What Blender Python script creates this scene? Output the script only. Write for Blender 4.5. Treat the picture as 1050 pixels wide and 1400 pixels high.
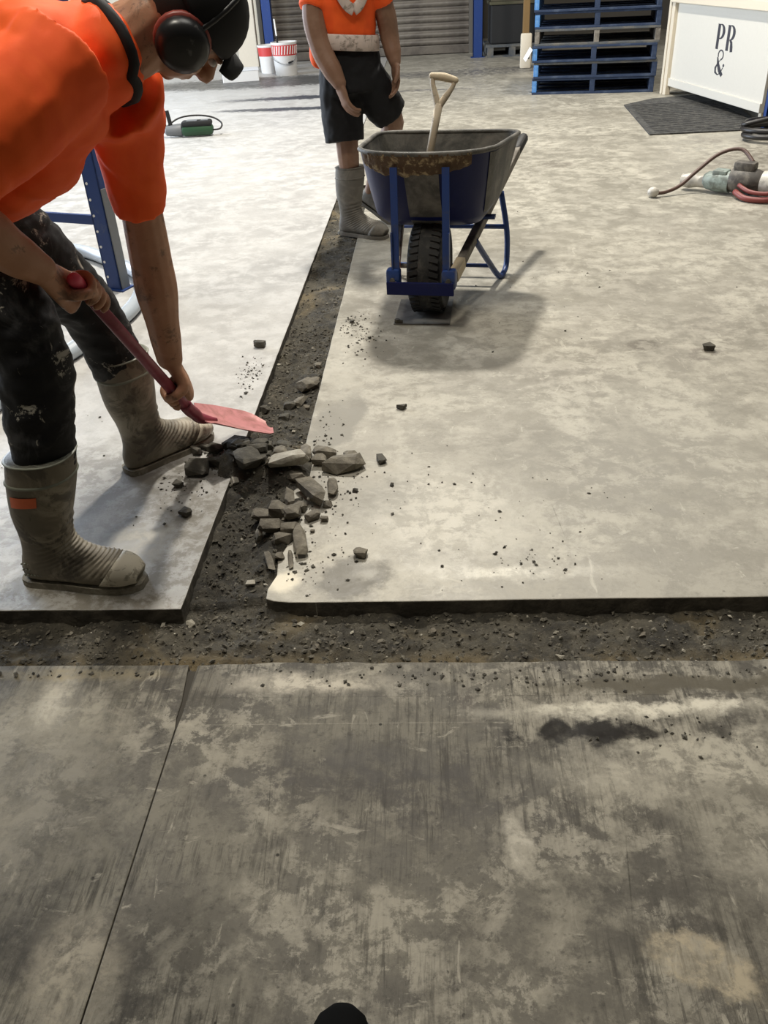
import bpy, bmesh, math, random
from mathutils import Vector, Matrix, noise as mnoise
V = Vector
rnd = random.Random(7)
S = bpy.context.scene
for o in list(bpy.data.objects): bpy.data.objects.remove(o)

# ------------------------------------------------------------------ camera
CAM_H = 1.38
F_PX = 1160.0
cam_d = bpy.data.cameras.new('camera')
cam = bpy.data.objects.new('camera', cam_d); S.collection.objects.link(cam)
cam_d.sensor_fit = 'HORIZONTAL'; cam_d.sensor_width = 36.0
cam_d.lens = 36.0 * F_PX / 1050.0
cam_d.clip_start = 0.02; cam_d.clip_end = 200
right = V((0.9979855, 0.0409863, -0.0484254))
up = V((0.0179218, 0.5500788, 0.8349204))
back = V((0.0608580, -0.8341064, 0.5482361))
cam.matrix_world = Matrix(((right.x, up.x, back.x, 0), (right.y, up.y, back.y, 0), (right.z, up.z, back.z, CAM_H), (0, 0, 0, 1)))
S.camera = cam

# ------------------------------------------------------------------ world, lamps, exposure
S.view_settings.view_transform = 'Standard'
S.view_settings.look = 'None'
S.view_settings.exposure = 0.0
S.view_settings.gamma = 1.0
S.view_settings.use_curve_mapping = False
W = bpy.data.worlds.new('hall_ambient'); S.world = W; W.use_nodes = True
W.node_tree.nodes['Background'].inputs[0].default_value = (1.0, 0.93, 0.82, 1)
W.node_tree.nodes['Background'].inputs[1].default_value = 0.05

def area(name, loc, target, size, power, col, size_y=None, spread=None):
    d = bpy.data.lights.new(name, 'AREA'); d.energy = power; d.color = col
    d.shape = 'RECTANGLE' if size_y else 'DISK'; d.size = size
    if size_y: d.size_y = size_y
    if spread: d.spread = math.radians(spread)
    o = bpy.data.objects.new(name, d); S.collection.objects.link(o)
    o.location = loc
    o.rotation_euler = (V(target) - V(loc)).to_track_quat('-Z', 'Y').to_euler()
    return o
# ceiling lamps of the hall
area('ceiling_lamp_light', (-0.5, 7.2, 6.2), (-0.4, 6.6, 0), 0.45, 620, (1.0, 0.95, 0.86))
area('ceiling_lamp_light', (2.6, 9.4, 6.2), (2.2, 8.8, 0), 0.5, 210, (1.0, 0.95, 0.86))
area('ceiling_lamp_light', (-1.5, 1.3, 6.0), (-1.5, 1.3, 0), 0.8, 150, (1.0, 0.93, 0.80))
# added soft fill that brightens the near floor, no known fixture
area('soft_fill_light', (0.9, 2.6, 6.4), (0.7, 2.4, 0), 2.6, 115, (1.0, 0.96, 0.88), size_y=2.6)
# daylight through the open loading door in the left wall
area('door_daylight', (-7.0, 9.5, 2.0), (0, 9.0, 0.3), 6.0, 1000, (0.76, 0.86, 1.0), size_y=3.6)

# ------------------------------------------------------------------ material helpers
MATS = {}
def newmat(name):
    m = bpy.data.materials.new(name); m.use_nodes = True
    nt = m.node_tree
    b = nt.nodes['Principled BSDF']
    MATS[name] = m
    return m, nt, b
def nd(nt, t, **kw):
    n = nt.nodes.new(t)
    for k, v in kw.items(): setattr(n, k, v)
    return n
def mixc(nt, fac, a, b, mode='MIX'):
    n = nd(nt, 'ShaderNodeMix', data_type='RGBA', blend_type=mode)
    for s, v in ((0, fac), (6, a), (7, b)):
        if hasattr(v, 'is_output'): nt.links.new(v, n.inputs[s])
        elif s == 0: n.inputs[0].default_value = v
        else: n.inputs[s].default_value = (*v, 1)
    return n.outputs[2]
def ramp(nt, src, lo, hi, a=0.0, b=1.0):
    n = nd(nt, 'ShaderNodeMapRange', interpolation_type='SMOOTHSTEP')
    nt.links.new(src, n.inputs[0])
    for i, v in enumerate((lo, hi, a, b)): n.inputs[i + 1].default_value = v
    return n.outputs[0]
def noise(nt, co, scale, detail=6, rough=0.6, dist=0.0):
    n = nd(nt, 'ShaderNodeTexNoise')
    n.inputs['Scale'].default_value = scale; n.inputs['Detail'].default_value = detail
    n.inputs['Roughness'].default_value = rough; n.inputs['Distortion'].default_value = dist
    nt.links.new(co, n.inputs['Vector'])
    return n.outputs[0]
def coords(nt, scale=None, rot=None, loc=None):
    t = nd(nt, 'ShaderNodeTexCoord')
    if scale is None and rot is None and loc is None: return t.outputs['Object']
    m = nd(nt, 'ShaderNodeMapping')
    nt.links.new(t.outputs['Object'], m.inputs[0])
    if scale: m.inputs['Scale'].default_value = scale
    if rot: m.inputs['Rotation'].default_value = rot
    if loc: m.inputs['Location'].default_value = loc
    return m.outputs[0]
def mul(nt, a, b, op='MULTIPLY'):
    n = nd(nt, 'ShaderNodeMath', operation=op); n.use_clamp = op != 'SUBTRACT'
    for i, v in enumerate((a, b)):
        if hasattr(v, 'is_output'): nt.links.new(v, n.inputs[i])
        else: n.inputs[i].default_value = v
    return n.outputs[0]
def bump(nt, b, h, strength, dist=0.01):
    n = nd(nt, 'ShaderNodeBump'); n.inputs['Strength'].default_value = strength; n.inputs['Distance'].default_value = dist
    nt.links.new(h, n.inputs['Height']); nt.links.new(n.outputs[0], b.inputs['Normal'])

def mat(name, col, rough=0.6, metal=0.0, col2=None, nscale=8.0, lo=0.4, hi=0.65, grain=0.12, bmp=0.0, bscale=60.0, spec=0.5):
    m, nt, b = newmat(name)
    co = coords(nt)
    b.inputs['Roughness'].default_value = rough; b.inputs['Metallic'].default_value = metal
    b.inputs['Specular IOR Level'].default_value = spec
    c = col
    if col2:
        c = mixc(nt, ramp(nt, noise(nt, co, nscale, 8, 0.65, 0.4), lo, hi), col, col2)
    g = noise(nt, co, bscale, 5, 0.7)
    c = mixc(nt, ramp(nt, g, 0.3, 0.7, 0, grain), c, tuple(x * 0.3 for x in col))
    nt.links.new(c, b.inputs['Base Color'])
    if bmp: bump(nt, b, g, bmp)
    return m

def concrete(name, dark, mid, light, dust=0.6, dust_col=(0.72, 0.69, 0.60), streak=0.0, stains=(), rough=0.55, rough_wet=0.3, seed=0.0, dust_at=0.53, fleck=0.5, spots=0.8, grime=0.6, spec=0.35, crisp=(0.42, 0.54, 0.15)):
    m, nt, b = newmat(name)
    co = coords(nt, loc=(seed, seed * 0.7, 0)); w = coords(nt)
    big = noise(nt, co, 1.3, 10, 0.64, 0.25)
    med = noise(nt, co, 7.0, 12, 0.74, 0.2)
    fine = noise(nt, co, 45, 10, 0.78)
    c = mixc(nt, ramp(nt, big, 0.38, 0.60), dark, mid)
    c = mixc(nt, ramp(nt, med, 0.44, 0.58), c, light)
    # dusty cement film in wispy sheets
    d1 = noise(nt, co, 1.9, 14, 0.70, 0.35)
    d2 = noise(nt, co, 14.0, 12, 0.76, 0.25)
    sheet = mul(nt, ramp(nt, d1, dust_at - 0.05, dust_at + 0.07), ramp(nt, d2, crisp[0], crisp[1], crisp[2], 1.0))
    c = mixc(nt, mul(nt, sheet, dust), c, dust_col)
    # worn grey clouds
    c = mixc(nt, mul(nt, ramp(nt, noise(nt, coords(nt, loc=(seed + 4, 2, 0)), 2.8, 12, 0.72, 0.3), 0.50, 0.62), grime), c, dark)
    if streak:
        patchy = ramp(nt, noise(nt, co, 2.4, 6, 0.6, 0.5), 0.40, 0.58)
        for sc_, ro, lc, lo, hi, amt in (((40, 5.0, 1), 0.14, 0, 0.50, 0.62, streak), ((110, 5.0, 1), -0.10, 5, 0.50, 0.62, streak), ((75, 9.0, 1), 0.45, 9, 0.54, 0.66, streak * 0.8)):
            st = noise(nt, coords(nt, scale=sc_, rot=(0, 0, ro), loc=(lc, 1, 0)), 1.0, 9, 0.72, 0.4)
            c = mixc(nt, mul(nt, ramp(nt, st, lo, hi, 0, amt), patchy), c, tuple(x * 0.55 for x in dark))
    # pale scraped flecks
    for sc_, ro, lc in (((20, 7, 1), 0.5, 2), ((9, 22, 1), 0.35, 6)):
        fl = noise(nt, coords(nt, scale=sc_, rot=(0, 0, ro), loc=(lc + seed, lc, 0)), 1.0, 9, 0.68, 0.8)
        c = mixc(nt, ramp(nt, fl, 0.61, 0.67, 0, fleck), c, dust_col)
    # grit and pores
    c = mixc(nt, ramp(nt, fine, 0.50, 0.66, 0, spots * 0.6), c, tuple(x * 0.5 for x in dark))
    c = mixc(nt, ramp(nt, noise(nt, co, 130, 6, 0.8), 0.58, 0.72, 0, 0.35), c, dust_col)
    vor = nd(nt, 'ShaderNodeTexVoronoi'); vor.inputs['Scale'].default_value = 22
    nt.links.new(co, vor.inputs['Vector'])
    c = mixc(nt, mul(nt, ramp(nt, vor.outputs['Distance'], 0.06, 0.10, 1.0, 0.0), ramp(nt, med, 0.50, 0.56, 0, spots)), c, tuple(x * 0.3 for x in dark))
    # stains with outlines of their own
    wn = nd(nt, 'ShaderNodeTexNoise'); wn.inputs['Scale'].default_value = 13; wn.inputs['Detail'].default_value = 10; wn.inputs['Roughness'].default_value = 0.72
    nt.links.new(w, wn.inputs['Vector'])
    worn = ramp(nt, d2, 0.44, 0.56, 1.0, 0.30)
    for (x, y, rx, ry, ang, warp, amt, col, soft) in stains:
        off = nd(nt, 'ShaderNodeVectorMath', operation='MULTIPLY_ADD')
        nt.links.new(wn.outputs['Color'], off.inputs[0]); off.inputs[1].default_value = (warp, warp, 0); nt.links.new(w, off.inputs[2])
        mp = nd(nt, 'ShaderNodeMapping', vector_type='TEXTURE')
        nt.links.new(off.outputs[0], mp.inputs[0])
        mp.inputs['Location'].default_value = (x + warp * 0.5, y + warp * 0.5, 0); mp.inputs['Rotation'].default_value = (0, 0, ang)
        mp.inputs['Scale'].default_value = (rx, ry, 1000)
        ln = nd(nt, 'ShaderNodeVectorMath', operation='LENGTH'); nt.links.new(mp.outputs[0], ln.inputs[0])
        k = ramp(nt, ln.outputs['Value'], 1.0 - soft, 1.0, amt, 0.0)
        if amt < 0.9: k = mul(nt, k, worn)
        c = mixc(nt, k, c, col)
    nt.links.new(c, b.inputs['Base Color'])
    r = ramp(nt, med, 0.40, 0.62, rough_wet, rough)
    nt.links.new(r, b.inputs['Roughness'])
    b.inputs['Specular IOR Level'].default_value = spec
    bump(nt, b, mul(nt, fine, med), 0.35, 0.006)
    return m

# ------------------------------------------------------------------ mesh helpers
class MB:
    def __init__(s): s.v = []; s.f = []
    def add(s, vs, fs):
        n = len(s.v); s.v += [V(p) for p in vs]; s.f += [[i + n for i in f] for f in fs]; return s
    def box(s, c, d, rot=None, bev=0.0):
        c = V(c); hx, hy, hz = (x / 2 for x in d)
        if bev <= 0:
            P = [V((x * hx, y * hy, z * hz)) for z in (-1, 1) for y in (-1, 1) for x in (-1, 1)]
            F = [(0, 2, 3, 1), (4, 5, 7, 6), (0, 1, 5, 4), (2, 6, 7, 3), (0, 4, 6, 2), (1, 3, 7, 5)]
        else:
            e = min(bev, hx * .9, hy * .9, hz * .9)
            bm = bmesh.new(); bmesh.ops.create_cube(bm, size=1)
            for q in bm.verts: q.co = V((q.co.x * 2 * hx, q.co.y * 2 * hy, q.co.z * 2 * hz))
            bmesh.ops.bevel(bm, geom=list(bm.edges), offset=e, segments=2, profile=0.5, affect='EDGES')
            bm.verts.index_update()
            P = [q.co.copy() for q in bm.verts]; F = [[q.index for q in f.verts] for f in bm.faces]; bm.free()
        if rot: P = [rot @ p for p in P]
        return s.add([p + c for p in P], F)
    def bar(s, a, b, w, h, upv=(0, 0, 1), bev=0.0):
        a = V(a); b = V(b); x = (b - a); L = x.length; x.normalize()
        y = V(upv).cross(x)
        if y.length < 1e-4: y = V((1, 0, 0)).cross(x)
        y.normalize(); z = x.cross(y)
        R = Matrix((x, y, z)).transposed()
        return s.box((a + b) / 2, (L, w, h), R, bev)
    def loft(s, rings, cap0=True, cap1=True, closed=True):
        n = len(rings[0]); vs = [p for r in rings for p in r]; fs = []
        for i in range(len(rings) - 1):
            for j in range(n if closed else n - 1):
                k = (j + 1) % n
                fs.append((i * n + j, i * n + k, (i + 1) * n + k, (i + 1) * n + j))
        if cap0: fs.append(tuple(range(n - 1, -1, -1)))
        if cap1: fs.append(tuple((len(rings) - 1) * n + j for j in range(n)))
        return s.add(vs, fs)
    def tube(s, pts, r, n=10, ref=None, sub=0, round_=False):
        pts = [V(p) for p in pts]
        rr = r if isinstance(r, (list, tuple)) else [r] * len(pts)
        rr = [(q, q) if not isinstance(q, (list, tuple)) else q for q in rr]
        if sub:
            P = []; Q = []
            m = len(pts)
            for i in range(m - 1):
                p0 = pts[max(i - 1, 0)]; p1 = pts[i]; p2 = pts[i + 1]; p3 = pts[min(i + 2, m - 1)]
                for k in range(sub):
                    t = k / sub
                    P.append(0.5 * ((2 * p1) + (p2 - p0) * t + (2 * p0 - 5 * p1 + 4 * p2 - p3) * t * t + (3 * p1 - p0 - 3 * p2 + p3) * t ** 3))
                    tt = t * t * (3 - 2 * t)
                    Q.append((rr[i][0] * (1 - tt) + rr[i + 1][0] * tt, rr[i][1] * (1 - tt) + rr[i + 1][1] * tt))
            P.append(pts[-1]); Q.append(rr[-1]); pts, rr = P, Q
        rings = []; nrm = V(ref) if ref else None
        m = len(pts)
        for i in range(m):
            t = (pts[min(i + 1, m - 1)] - pts[max(i - 1, 0)]).normalized()
            if nrm is None:
                nrm = V((0, 0, 1)) if abs(t.z) < 0.9 else V((1, 0, 0))
            src = V(ref) if ref else nrm
            a = src - t * src.dot(t)
            if a.length < 1e-5: a = t.orthogonal()
            a.normalize(); nrm = a
            bb = t.cross(a)
            ring = lambda c, k: [c + a * (math.cos(2 * math.pi * j / n) * rr[i][0] * k) + bb * (math.sin(2 * math.pi * j / n) * rr[i][1] * k) for j in range(n)]
            q = (rr[i][0] + rr[i][1]) / 2
            if round_ and i == 0:
                for k in (75, 50, 25): rings.append(ring(pts[0] - t * q * math.sin(math.radians(k)), math.cos(math.radians(k))))
            rings.append(ring(pts[i], 1))
            if round_ and i == m - 1:
                for k in (25, 50, 75): rings.append(ring(pts[i] + t * q * math.sin(math.radians(k)), math.cos(math.radians(k))))
        return s.loft(rings)
    def ell(s, c, rx, ry, rz, A=None, n=16, m=10):
        c = V(c); A = A or Matrix.Identity(3)
        rings = []
        for i in range(1, m):
            ph = math.pi * i / m
            rings.append([c + A @ V((rx * math.sin(ph) * math.cos(2 * math.pi * j / n), ry * math.sin(ph) * math.sin(2 * math.pi * j / n), -rz * math.cos(ph))) for j in range(n)])
        n0 = len(s.v)
        s.loft(rings, False, False)
        s.add([c + A @ V((0, 0, -rz)), c + A @ V((0, 0, rz))], [])
        q = len(s.v) - 2
        for j in range(n):
            s.f.append([q, n0 + (j + 1) % n, n0 + j])
            s.f.append([q + 1, n0 + (m - 2) * n + j, n0 + (m - 2) * n + (j + 1) % n])
        return s
    def lathe(s, prof, c=(0, 0, 0), n=24, axis=None, cap=True):
        A = axis or Matrix.Identity(3); c = V(c)
        rings = [[c + A @ V((r * math.cos(2 * math.pi * j / n), r * math.sin(2 * math.pi * j / n), z)) for j in range(n)] for r, z in prof]
        return s.loft(rings, cap, cap)
    def prism(s, poly, z0, z1):
        n = len(poly)
        vs = [(x, y, z0) for x, y in poly] + [(x, y, z1) for x, y in poly]
        fs = [tuple(range(n - 1, -1, -1)), tuple(range(n, 2 * n))] + [(i, (i + 1) % n, n + (i + 1) % n, n + i) for i in range(n)]
        return s.add(vs, fs)
    def build(s, name, m, parent=None, smooth=False, org=None):
        me = bpy.data.meshes.new(name)
        o0 = V(org) if org is not None else V((0, 0, 0))
        me.from_pydata([tuple(p - o0) for p in s.v], [], s.f); me.validate(); me.update()
        bm = bmesh.new(); bm.from_mesh(me); bmesh.ops.recalc_face_normals(bm, faces=bm.faces); bm.to_mesh(me); bm.free()
        me.materials.append(MATS[m] if isinstance(m, str) else m)
        if smooth:
            for p in me.polygons: p.use_smooth = True
            if smooth != True:
                me.set_sharp_from_angle(angle=math.radians(smooth))
        o = bpy.data.objects.new(name, me); S.collection.objects.link(o)
        if parent: o.parent = parent
        return o

def blob(mb, name, m, parent, voxel, org=None, smooth=6, disp=None):
    """fuse the pieces collected in mb into one continuous skin"""
    o = mb.build(name, m, None, False, org)
    r = o.modifiers.new('r', 'REMESH'); r.mode = 'VOXEL'; r.voxel_size = voxel; r.use_smooth_shade = True
    if smooth:
        q = o.modifiers.new('s', 'SMOOTH'); q.factor = 0.5; q.iterations = smooth
    dg = bpy.context.evaluated_depsgraph_get()
    me = bpy.data.meshes.new_from_object(o.evaluated_get(dg))
    o.modifiers.clear(); old = o.data; o.data = me; bpy.data.meshes.remove(old)
    me.name = name
    if not me.materials: me.materials.append(MATS[m])
    if disp:
        nr = [v.normal.copy() for v in me.vertices]
        for v, k in zip(me.vertices, nr): v.co += k * disp(v.co)
    for p in me.polygons: p.use_smooth = True
    if parent: o.parent = parent
    return o

def thing(name, label, cat, loc=(0, 0, 0), rz=0.0, group=None):
    o = bpy.data.objects.new(name, None); S.collection.objects.link(o)
    o.empty_display_size = 0.1
    o.location = loc; o.rotation_euler = (0, 0, rz); o['label'] = label; o['category'] = cat
    if group: o['group'] = group
    return o
def tag(o, label, cat, group=None, kind=None):
    o['label'] = label; o['category'] = cat
    if group: o['group'] = group
    if kind: o['kind'] = kind
    return o
def struct(o): o['kind'] = 'structure'; return o

# ------------------------------------------------------------------ materials
WET = (0.012, 0.010, 0.008)
concrete('concrete_left', (0.37, 0.362, 0.345), (0.435, 0.426, 0.405), (0.48, 0.472, 0.45), 0.3, (0.62, 0.61, 0.58), rough=0.5, rough_wet=0.34, seed=3.1, fleck=0.2, spots=0.3, grime=0.4, stains=[
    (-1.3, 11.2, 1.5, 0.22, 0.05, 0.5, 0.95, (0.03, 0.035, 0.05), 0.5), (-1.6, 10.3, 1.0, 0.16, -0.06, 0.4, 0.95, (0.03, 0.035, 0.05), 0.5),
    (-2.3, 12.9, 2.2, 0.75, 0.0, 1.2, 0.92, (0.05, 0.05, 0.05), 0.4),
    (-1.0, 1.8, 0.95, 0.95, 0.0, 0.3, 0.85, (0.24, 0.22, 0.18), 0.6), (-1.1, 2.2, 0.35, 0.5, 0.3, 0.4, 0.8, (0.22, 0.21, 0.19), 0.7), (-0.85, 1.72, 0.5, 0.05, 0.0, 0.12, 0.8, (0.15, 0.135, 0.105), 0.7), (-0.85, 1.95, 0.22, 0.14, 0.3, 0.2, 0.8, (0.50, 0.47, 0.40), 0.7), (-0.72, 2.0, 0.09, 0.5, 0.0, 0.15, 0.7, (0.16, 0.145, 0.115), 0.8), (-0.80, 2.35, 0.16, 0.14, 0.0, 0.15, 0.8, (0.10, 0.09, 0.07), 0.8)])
concrete('concrete_right', (0.235, 0.219, 0.180), (0.285, 0.266, 0.220), (0.335, 0.314, 0.262), 0.5, (0.52, 0.492, 0.412), rough=0.55, rough_wet=0.38, seed=11.3, fleck=0.5, spots=0.45, dust_at=0.50, grime=0.6, stains=[
    (0.86, 3.30, 0.085, 0.07, 0.0, 0.12, 0.85, (0.13, 0.115, 0.09), 0.35), (1.07, 3.20, 0.10, 0.06, 0.6, 0.2, 0.6, (0.14, 0.12, 0.10), 0.5),
    (0.96, 6.82, 0.13, 0.16, 0.0, 0.06, 0.8, (0.20, 0.18, 0.15), 0.25), (2.25, 7.45, 0.13, 0.10, 0.0, 0.06, 0.7, (0.20, 0.18, 0.15), 0.3),
    (2.55, 6.65, 0.75, 0.55, 0.2, 0.5, 0.75, (0.16, 0.14, 0.11), 0.35),
    (-0.22, 1.79, 0.12, 0.10, 0.6, 0.14, 0.92, (0.135, 0.125, 0.10), 0.35), (-0.34, 2.68, 0.10, 0.28, -0.2, 0.16, 0.92, (0.225, 0.212, 0.178), 0.35), (0.55, 2.3, 0.6, 0.4, 0.2, 0.5, 0.8, (0.24, 0.225, 0.187), 0.6), (0.0, 2.1, 0.40, 0.42, 0.3, 0.4, 0.8, (0.54, 0.51, 0.43), 0.8), (-0.38, 3.2, 0.12, 0.5, 0.1, 0.2, 0.8, (0.48, 0.455, 0.385), 0.7), (0.35, 2.05, 0.0025, 0.12, 0.1, 0.004, 0.7, (0.10, 0.09, 0.07), 0.8), (0.40, 2.35, 0.0025, 0.09, 0.9, 0.004, 0.7, (0.10, 0.09, 0.07), 0.8), (0.16, 1.80, 0.12, 0.028, 0.1, 0.05, 0.85, (0.60, 0.57, 0.48), 0.7),
    (-0.41, 1.77, 0.06, 0.06, 0.0, 0.06, 0.9, (0.72, 0.66, 0.52), 0.6), (0.15, 1.80, 0.5, 0.05, 0.0, 0.15, 0.5, (0.70, 0.67, 0.58), 0.8),
    (1.5, 9.0, 1.4, 0.35, -0.1, 0.7, 0.55, (0.22, 0.20, 0.16), 0.6), (1.6, 5.0, 0.9, 0.25, 0.2, 0.6, 0.4, (0.24, 0.22, 0.18), 0.7),
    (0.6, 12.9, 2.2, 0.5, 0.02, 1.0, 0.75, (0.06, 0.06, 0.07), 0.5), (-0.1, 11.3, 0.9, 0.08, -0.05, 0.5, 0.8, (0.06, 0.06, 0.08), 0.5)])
concrete('concrete_front', (0.064, 0.058, 0.048), (0.108, 0.099, 0.080), (0.158, 0.146, 0.118), 0.75, (0.29, 0.268, 0.217), streak=0.65, crisp=(0.47, 0.53, 0.0), rough=0.75, rough_wet=0.55, seed=5.7, dust_at=0.49, fleck=0.7, spots=0.9, spec=0.15, grime=0.6, stains=[
    (0.245, 1.245, 0.045, 0.042, 0.2, 0.06, 0.97, WET, 0.35), (0.325, 1.252, 0.050, 0.050, 0.6, 0.07, 0.97, WET, 0.35), (0.40, 1.247, 0.060, 0.030, 0.0, 0.06, 0.97, WET, 0.4), (0.365, 1.243, 0.13, 0.016, 0.0, 0.05, 0.9, WET, 0.5),
    (0.57, 1.235, 0.045, 0.055, 0.0, 0.08, 0.9, WET, 0.5), (0.69, 1.23, 0.06, 0.045, 0.0, 0.1, 0.8, WET, 0.6), (0.155, 1.235, 0.028, 0.045, 0.8, 0.06, 0.85, WET, 0.6),
    (0.055, 1.345, 0.022, 0.055, 0.2, 0.08, 0.8, (0.07, 0.06, 0.05), 0.6), (0.55, 1.385, 0.42, 0.035, 0.02, 0.12, 0.92, (0.085, 0.075, 0.055), 0.6),
    (-0.85, 1.15, 0.28, 0.45, 0.1, 0.35, 0.75, (0.34, 0.312, 0.25), 0.8), (-0.62, 0.72, 0.12, 0.16, 0.0, 0.15, 0.75, (0.40, 0.36, 0.28), 0.8), (0.50, 1.17, 0.40, 0.12, 0.1, 0.30, 0.8, (0.40, 0.372, 0.30), 0.8), (0.42, 1.31, 0.45, 0.03, 0.02, 0.10, 0.85, (0.47, 0.44, 0.36), 0.7), (0.14, 0.98, 0.03, 0.10, 0.15, 0.08, 0.8, (0.42, 0.39, 0.32), 0.6), (0.62, 1.0, 0.25, 0.2, 0.0, 0.3, 0.6, (0.36, 0.335, 0.27), 0.8),
    (-0.12, 1.10, 0.50, 0.16, -0.1, 0.35, 0.8, (0.060, 0.055, 0.050), 0.8),
    (-0.30, 1.395, 0.28, 0.045, 0.0, 0.08, 0.85, (0.46, 0.42, 0.34), 0.8), (-0.85, 1.30, 0.25, 0.14, 0.1, 0.2, 0.8, (0.42, 0.385, 0.305), 0.9), (-0.85, 1.425, 0.28, 0.03, 0.0, 0.06, 0.6, (0.26, 0.22, 0.14), 0.6),
    (0.1, 1.352, 1.6, 0.0022, 0.004, 0.0, 0.6, (0.05, 0.045, 0.035), 0.9), (-0.2, 1.272, 0.5, 0.0015, 0.01, 0.0, 0.5, (0.4, 0.37, 0.30), 0.9), (0.33, 0.92, 0.0022, 0.22, -0.12, 0.004, 0.7, (0.03, 0.028, 0.02), 0.8), (-0.33, 1.0, 0.0018, 0.25, 0.1, 0.004, 0.6, (0.03, 0.028, 0.02), 0.8),
    (0.42, 0.76, 0.11, 0.055, -0.35, 0.12, 0.8, (0.36, 0.31, 0.22), 0.4), (0.45, 1.32, 0.45, 0.02, 0.0, 0.1, 0.6, (0.60, 0.56, 0.46), 0.8)])

def dirt_mat():
    m, nt, b = newmat('dirt')
    co = coords(nt)
    c = mixc(nt, ramp(nt, noise(nt, co, 14, 10, 0.72), 0.35, 0.65), (0.024, 0.021, 0.015), (0.080, 0.070, 0.049))
    c = mixc(nt, ramp(nt, noise(nt, co, 2.4, 7, 0.6, 0.6), 0.55, 0.70, 0, 0.75), c, (0.18, 0.14, 0.075))
    c = mixc(nt, ramp(nt, noise(nt, co, 70, 6, 0.7), 0.56, 0.72, 0, 0.7), c, (0.24, 0.21, 0.16))
    c = mixc(nt, ramp(nt, noise(nt, coords(nt, scale=(6, 34, 1)), 1.0, 8, 0.7, 0.5), 0.64, 0.72, 0, 0.7), c, (0.52, 0.47, 0.36))
    sx = nd(nt, 'ShaderNodeSeparateXYZ'); nt.links.new(co, sx.inputs[0])
    c = mixc(nt, mul(nt, mul(nt, ramp(nt, sx.outputs[1], 1.47, 1.56, 1.0, 0.0), ramp(nt, noise(nt, co, 5, 9, 0.7), 0.42, 0.56)), 0.8), c, (0.155, 0.115, 0.055))
    nt.links.new(c, b.inputs['Base Color']); b.inputs['Roughness'].default_value = 0.85
    bump(nt, b, noise(nt, co, 90, 8, 0.75), 0.8, 0.012)
dirt_mat()
mat('gravel_stone', (0.060, 0.053, 0.039), 0.85, col2=(0.15, 0.134, 0.10), nscale=30, bmp=0.4)
mat('rubble_dark', (0.050, 0.045, 0.034), 0.85, col2=(0.11, 0.10, 0.076), nscale=18, bmp=0.5)
mat('rubble_mid', (0.115, 0.10, 0.075), 0.85, col2=(0.23, 0.205, 0.155), nscale=16, bmp=0.5)
mat('rubble_light', (0.30, 0.275, 0.22), 0.8, col2=(0.46, 0.43, 0.35), nscale=16, bmp=0.4)
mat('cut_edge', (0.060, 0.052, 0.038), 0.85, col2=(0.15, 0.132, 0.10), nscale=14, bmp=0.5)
mat('crack_fill', (0.035, 0.030, 0.022), 0.9)

# ------------------------------------------------------------------ the floor: cut slabs round a T-shaped trench
floor = thing('floor', '', ''); del floor['label']; del floor['category']; struct(floor)
def edge(a, b, step=0.06, jit=0.0009, chip=0.0):
    a = V((a[0], a[1])); b = V((b[0], b[1])); L = (b - a).length; n = max(1, int(L / step)); d = (b - a) / L; nn = V((-d.y, d.x)); out = []
    for i in range(n):
        t = i / n; k = rnd.uniform(-jit, jit)
        if chip and rnd.random() < 0.18: k += chip * rnd.random()
        p = a + (b - a) * t + (nn * k if i else V((0, 0)))
        out.append((p.x, p.y))
    return out
def slab(poly, m):
    b = MB(); b.prism(poly, -0.14, 0.0)
    o = b.build('floor_slab', m, floor)
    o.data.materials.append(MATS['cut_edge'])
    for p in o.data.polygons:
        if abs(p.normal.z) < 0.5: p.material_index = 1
    md = o.modifiers.new('bevel', 'BEVEL'); md.width = 0.003; md.segments = 2; md.limit_method = 'ANGLE'; md.angle_limit = math.radians(60)
    return o
TL, TR = -0.655, -0.442       # long trench, left and right edge
slab(edge((TL - 0.004, 1.662), (TL + 0.018, 6.4)) + [(TL + 0.018, 6.4), (TL + 0.018, 18), (-9, 18), (-9, 1.668)] + edge((-2.2, 1.666), (TL - 0.004, 1.662)), 'concrete_left')
corner = [(TR + 0.13, 1.683), (TR + 0.06, 1.684), (TR + 0.02, 1.690), (TR - 0.002, 1.700), (TR - 0.004, 1.74), (TR + 0.012, 1.80), (TR + 0.004, 1.87), (TR + 0.02, 1.93), (TR + 0.008, 2.02)]
slab([(x, y) for x, y in edge((TR + 0.018, 6.4), (TR, 2.05))] + corner[::-1] + edge((TR + 0.13, 1.683), (2.4, 1.69)) + [(2.4, 1.69), (9, 1.69), (9, 18), (TL + 0.022, 18), (TL + 0.022, 6.4)], 'concrete_right')
JX = -0.572
slab([(-9, -3), (JX - 0.0008, -3)] + [(JX - 0.0008, 0.9), (JX - 0.0012, 1.26), (JX - 0.006, 1.29), (JX - 0.006, 1.34), (JX - 0.012, 1.40), (JX - 0.017, 1.455)] + edge((JX - 0.017, 1.457), (-2.4, 1.457)) + [(-9, 1.457)], 'concrete_front')
slab([(JX + 0.0008, -3), (9, -3), (9, 1.463)] + edge((2.2, 1.463), (JX + 0.004, 1.458), jit=0.0016, chip=-0.006) + [(JX + 0.004, 1.455), (JX + 0.003, 1.38), (JX + 0.004, 1.30), (JX + 0.0010, 1.25)], 'concrete_front')
b = MB(); b.box((JX, -0.78, -0.035), (0.03, 4.44, 0.06)); cr = b.build('joint_filler', 'crack_fill', floor)

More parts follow.
